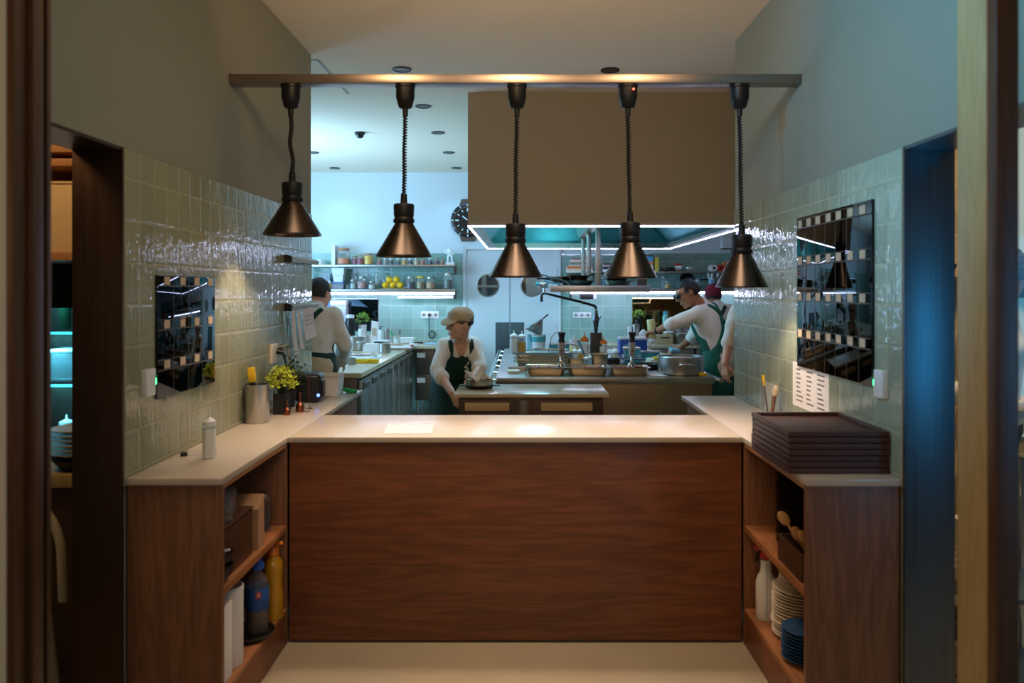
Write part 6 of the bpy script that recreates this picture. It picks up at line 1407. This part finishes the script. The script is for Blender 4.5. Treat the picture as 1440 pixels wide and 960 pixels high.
# cook mostly hidden by the right wall: one bare forearm hangs in view
J = dict(head=(1.98, 6.10, 1.62), shL=A(1036.5, 440, 6.05), shR=(2.05, 6.12, 1.40), hip=(1.90, 6.06, .95), elL=A(1025, 480, 6.02), wrL=A(1019.5, 511, 5.92), elR=(2.14, 6.16, 1.12), wrR=(2.12, 6.3, .95), knL=(1.80, 6.08, .5), knR=(1.99, 6.08, .5), anL=(1.80, 6.02, .08), anR=(1.99, 6.02, .08))
person('cook cut off by the right tiled wall, bare forearm and hand hanging down', (1.9, 6.06, 0), J, 'pale', (.3, .95, 0), (0, 0, 1), {'L': ((.0, -.08, -1), (.75, .5, 0), 1, .42), 'R': ((0, .1, -1), (-1, .1, 0), -1, .4)}, (.04, .3), None, seed=10, tail='blue_cloth')
# person in the right side room, behind the pale post
J = dict(head=(2.15, 3.42, 1.66), shL=(2.05, 3.34, 1.44), shR=(2.21, 3.60, 1.44), hip=(2.15, 3.48, .98), elL=(1.98, 3.30, 1.17), wrL=(1.82, 3.40, 1.06), elR=(2.22, 3.66, 1.16), wrR=(2.0, 3.66, 1.06), knL=(2.09, 3.40, .5), knR=(2.14, 3.58, .5), anL=(2.12, 3.40, .08), anR=(2.18, 3.58, .08))
person('person in pale shirt and beige apron glimpsed behind the pale timber post', (2.15, 3.48, 0), J, 'pale', (-.85, .45, -.25), (0, 0, 1), {'L': ((-.9, .3, -.1), (0, .3, -1), -1, .7), 'R': ((-.9, -.2, -.1), (0, 0, -1), 1, .7)}, (.3, .3), 'beige_cloth', seed=12)
# ------------------------------------------------------------------ glimpses of the two side rooms
Yr = 3.25
o = thing('storage_rack', 'brown wooden storage shelves in the dim left side room', 'shelf', (-2.0, Yr, 0))
for z in (wz(366, Yr), wz(233, Yr), wz(214, Yr)): MB().b2(-.5, .36, 0, .45, z, z+.032, .003).build('shelf', M['oak_edge'], o)
for x in (-.53, .362): MB().b2(x, x+.03, 0, .45, 0, 2.4, .003).build('side_panel', M['frame_dark'], o)
MB().b2(-.5, .36, .451, .462, 1.50, 2.4).build('back_panel', M['black_matt'], o)
o = thing('storage_box', 'cream storage box on the shelf of left side room', 'box', (-1.97, Yr+.03, wz(366, Yr)+.0325)); h_ = wz(256, Yr)-wz(355, Yr)-.002; MB().box((0, .15, h_/2), (.36, .30, h_), .012).build('body', M['cream_box'] if 'cream_box' in M else M.setdefault('cream_box', mk('cream_box', 'd8b98a', .7)), o); MB().box((0, .15, h_+.006), (.37, .31, .011), .003).build('lid', M['cream_box'], o)
o = thing('side_counter_table', 'narrow counter carrying plates in the left side room', 'counter', (-1.95, 2.98, 0)); zc2 = wz(668, 2.98)
MB().b2(-.55, .31, 0, .26, zc2-.05, zc2, .004).build('worktop', M['frame_light'], o); MB().b2(-.53, .29, .03, .26, 0, zc2-.051).build('body', M['frame_dark'], o)
dk = thing('dark_dish', 'flat dark dish under the cream plates in left side room', 'dish', (-1.80, 3.10, zc2+.0006)); MB().lathe([(.07, 0), (.105, .045), (.10, .045), (.066, .008), (0, .007)], n=32).build('dish', M['iron'], dk); MB().lathe([(.101, .0455), (.107, .046), (.107, .050), (.101, .050)], n=32, cap=False).build('rim', M['iron'], dk)
sp0 = plate('cream_plate', 'lowest cream plate of the pile in left side room', (-1.80, 3.10, zc2+.054), .115, M['cream'], 'cream plates in left side room')
for k in range(1, 6): copy_tree(sp0, (-1.80+.004*(k % 2), 3.10, zc2+.054+.019*k), f'{["second", "third", "fourth", "fifth", "topmost"][k-1]} cream plate from below of the pile in left side room' if k < 5 else 'topmost cream plate of the pile in left side room')
# lit display fridge
zf0, zf1 = zc2-.1, wz(450, 3.5)
o = thing('display_fridge', 'blue-lit glass fridge with bottles in the left side room', 'fridge', (-2.0, 3.74, zf0)); H_ = 1.62-zf0
c = MB(); c.b2(-.5, .36, .30, .32, 0, H_); c.b2(-.5, -.48, 0, .30, 0, H_); c.b2(.34, .36, 0, .30, 0, H_); c.b2(-.48, .34, 0, .30, H_-.03, H_); c.b2(-.48, .34, 0, .30, 0, .03); c.build('cabinet', M['steel_dark'], o)
for z in (.36, .62): MB().b2(-.479, .339, .03, .29, z, z+.012).build('shelf', M['chrome'], o)
M['fridge_lamp'] = lamp_mat('fridge_lamp', '2fc4ea', 2.5)
for z in (.345, .605): MB().b2(-.47, .33, .02, .029, z, z+.012).build('lamp_strip', M['fridge_lamp'], o)
MB().b2(-.48, .34, -.012, -.004, .03, H_-.03).build('glass_door', M['pane'], o)
for k in range(7):
    b0 = thing('drink_bottle', f'{["first", "second", "third", "fourth", "fifth", "sixth", "seventh"][k]} dark bottle from left on the top fridge shelf, left side room', 'bottle', (-2.32+k*.075, 3.86, zf0+.6325), 0, 'dark bottles in the lit fridge')
    MB().lathe([(.026, 0), (.028, .006), (.028, .12), (.012, .17), (.011, .215), (0, .216)], n=18).build('body', M['bottle_green'] if 'bottle_green' in M else M.setdefault('bottle_green', mk('bottle_green', '0c2416', .08)), b0); MB().lathe([(.012, .2165), (.013, .218), (.013, .232), (0, .233)], n=14).build('cap', M['chrome'], b0)
for k in range(3):
    tub(['left', 'middle', 'right'][k]+' pale tub on the middle fridge shelf, left side room', (-2.30+k*.22, 3.88, zf0+.3725), .18, .16, .14, 'plastic_clear', 'white', '9fd0d8', group='tubs in the lit fridge')
for k in range(6):
    squeeze(f'{["first", "second", "third", "fourth", "fifth", "sixth"][k]} small bottle from left on the fridge floor, left side room', (-2.32+k*.085, 3.87, zf0+.031), .034, .16, 'a8dbe2', .9, None, 'small bottles in the lit fridge')
# bentwood chair
ch = thing('cafe_chair', 'pale curved back chair in the left doorway', 'chair', (-1.855, 2.76, 0), 0)
pts = [(-.17, .03, .45)]+[(-.17*math.cos(a), .02, .62+.21*math.sin(a)) for a in np.linspace(0, PI, 16)]+[(.17, .03, .45)]
MB().tube(pts, .016, 12).build('back_hoop', M['frame_pale'] if 'frame_pale' in M else M.setdefault('frame_pale', mk('pale_bent_tube', 'd8c8a8', .35)), ch)
MB().lathe([(.18, .44), (.19, .445), (.19, .465), (.18, .47), (0, .472)], (0, -.12, 0), 36).build('seat', M['frame_dark'], ch)
for (x, y) in ((-.14, .03), (.14, .03), (-.14, -.25), (.14, -.25)): MB().cyl((x*.85, (y+.11)*.85-.11, .439), (x*1.1, (y+.11)*1.1-.11, 0), .016, .012, 12).build('leg', M['frame_pale'], ch)
# right side room
o = thing('plate_trolley', 'low trolley of stacked plates in the right side room', 'trolley', (1.86, 2.98, 0))
for z in (.10, .42): MB().b2(-.2, .2, -.16, .16, z, z+.02, .003).build('shelf', M['steel_dark'], o)
for x in (-.19, .19):
    for y in (-.15, .15): MB().cyl((x, y, 0), (x, y, .9), .012, n=10).build('post', M['chrome'], o)
q0 = plate('white_plate', 'lowest white plate on the trolley in right side room', (1.79, 2.95, .4426), .10, M['cream'], 'white plates on the trolley')
for k in range(1, 10): copy_tree(q0, (1.79, 2.95, .4426+.026*k), f'{ords[k-1]} white plate from below on the trolley in right side room')
o = thing('wall_shelf', 'dark shelf with bowls on the tan tiled wall of right side room', 'shelf', (2.75, 4.42, 1.64)); MB().b2(-.35, .3, 0, .205, 0, .025, .003).build('board', M['oak_edge_dark'], o)
for x in (-.3, .25): MB().b2(x-.01, x+.01, .02, .205, -.1, -.0005).build('bracket', M['steel_dark'], o)
for k in range(3):
    b0 = thing('black_bowl', ['left', 'middle', 'right'][k]+' dark bowl on the shelf of right side room', 'bowl', (2.5+k*.2, 4.52, 1.6656), 0, 'bowls in the right side room'); MB().lathe([(.03, 0), (.05, .02), (.07, .07), (.066, .07), (.045, .02), (0, .01)], n=24).build('bowl', M['iron'], b0); MB().lathe([(.0665, .0705), (.072, .071), (.072, .075), (.0665, .075)], n=24, cap=False).build('rim', M['iron'], b0)
M['glow_teal'] = lamp_mat('teal_wall_glow', '2a8a9c', .55)
struct(MB().b2(2.99, 3.5, 4.60, 4.629, .7, 2.9).build('teal_glow_panel', M['glow_teal']), 'added glowing panel for the teal-lit wall of the right side room')  # added emissive panel giving the wall its teal glow, not a real window
# ------------------------------------------------------------------ light
def area(name, loc, target, size, col, w, spread=PI, sy=None):
    d = bpy.data.lights.new(name, 'AREA'); d.energy = w; d.color = col; d.size = size; d.spread = spread
    if sy: d.shape = 'RECTANGLE'; d.size_y = sy
    o = bpy.data.objects.new(name, d); C.objects.link(o); o.location = loc
    o.rotation_euler = (Vector(target)-Vector(loc)).to_track_quat('-Z', 'Y').to_euler(); return o
def point(name, loc, col, w, r=.1):
    d = bpy.data.lights.new(name, 'POINT'); d.energy = w; d.color = col; d.shadow_soft_size = r
    o = bpy.data.objects.new(name, d); C.objects.link(o); o.location = loc; return o
def spot(name, loc, target, col, w, ang=70, blend=.5, r=.04):
    d = bpy.data.lights.new(name, 'SPOT'); d.energy = w; d.color = col; d.spot_size = math.radians(ang); d.spot_blend = blend; d.shadow_soft_size = r
    o = bpy.data.objects.new(name, d); C.objects.link(o); o.location = loc
    o.rotation_euler = (Vector(target)-Vector(loc)).to_track_quat('-Z', 'Y').to_euler(); return o
WARM, COOL, TEAL = (1, .64, .32), (.30, .62, 1), (.12, .62, .8)
for x in (-.74, -.03, .67):
    spot('pass_spot', (x, 3.0, 2.79), (x*.95, 3.6, .9), (1, .72, .50), 54, 62, .8, .28); spot('pass_spot_glow', (x, 3.0, 2.80), (x, 4.1, 3.02), WARM, 15, 125, 1, .05)
area('dining_warm', (0, 2.05, 3.0), (0, 3.5, .6), .6, (1, .62, .32), 8)
for i_, (lo, v) in enumerate(LAMPS): spot('heat_lamp_bulb', v+Vector((0, 0, .10)), v-Vector((0, 0, 1)), (1, .76, .60), 42, 112, .5, .06)
area('kitchen_window', (-4.1, 7.6, 1.9), (-1.2, 8.6, 2.5), 2.0, COOL, 105, math.radians(150), sy=1.6)
area('kitchen_ceiling_fill', (-2.9, 7.6, 2.0), (-2.2, 8.2, 3.1), 1.2, (.36, .66, 1), 38, math.radians(150))  # added fill pointing up, brightens the blue kitchen ceiling
for (x, Y) in SP[2:]: spot('kitchen_spot', (x, Y, HC-.02), (x, Y, 0), COOL, 14, 110, .7, .05)
for y in (6.8, 8.5): area('hood_light', (.1, y, 2.5), (.1, y, 0), .5, (.30, .80, 1), 26)
spot('teal_wall_fill', (-.95, 1.95, 2.95), (1.33, 2.35, 2.7), (.06, .52, 1), 240, 84, 1, .12)  # added teal fill that tints the right wall, not a lamp of the room
area('warm_front_fill', (-.2, -.7, 2.1), (0, 2.0, 1.4), .7, (1, .70, .44), 12)  # added warm fill behind the camera for the near timber and panels
for z_ in (.335, .595, .80): area('fridge_lamp', (-2.33, 3.775, zf0+z_), (-2.33, 3.92, zf0+z_-.16), .1, (.15, .75, 1), 2.6, sy=.1)
area('cool_screen_behind', (2.9, -.6, 1.42), (1.4, 2.6, 1.5), .6, (.06, .5, 1), 4, math.radians(90), sy=.9)
area('warm_lamp_behind', (-3.0, -.6, 2.05), (-1.45, 2.7, 1.8), .45, (1, .45, .16), 8)
point('corridor_lamp', (.2, 10.8, 2.7), (.8, .9, 1), 12, .2)
area('left_room_lamp', (-2.1, 2.3, 2.7), (-2.0, 3.3, 1.5), .4, WARM, 8)
area('right_room_lamp', (2.3, 3.0, 3.0), (2.2, 3.6, 1), .5, (1, .78, .55), 36)
w = bpy.data.worlds.new('world'); sc.world = w; w.use_nodes = True
w.node_tree.nodes['Background'].inputs[0].default_value = (.10, .17, .22, 1); w.node_tree.nodes['Background'].inputs[1].default_value = .25

# ------------------------------------------------------------------ camera
cd = bpy.data.cameras.new('camera'); co = bpy.data.objects.new('camera', cd); C.objects.link(co)
cd.sensor_width = 36; cd.sensor_fit = 'HORIZONTAL'; cd.lens = F/1440*36
cd.shift_x = -(CX-720)/1440; cd.shift_y = -(480-CY)/1440
co.location = (0, 0, CZ); co.rotation_euler = (PI/2, 0, 0)
cd.dof.use_dof = True; cd.dof.focus_distance = 5.6; cd.dof.aperture_fstop = 2.4
cd.clip_start = .02
sc.camera = co
v = sc.view_settings
v.view_transform = 'Standard'; v.look = 'None'; v.gamma = 1; v.use_curve_mapping = False; v.exposure = 0
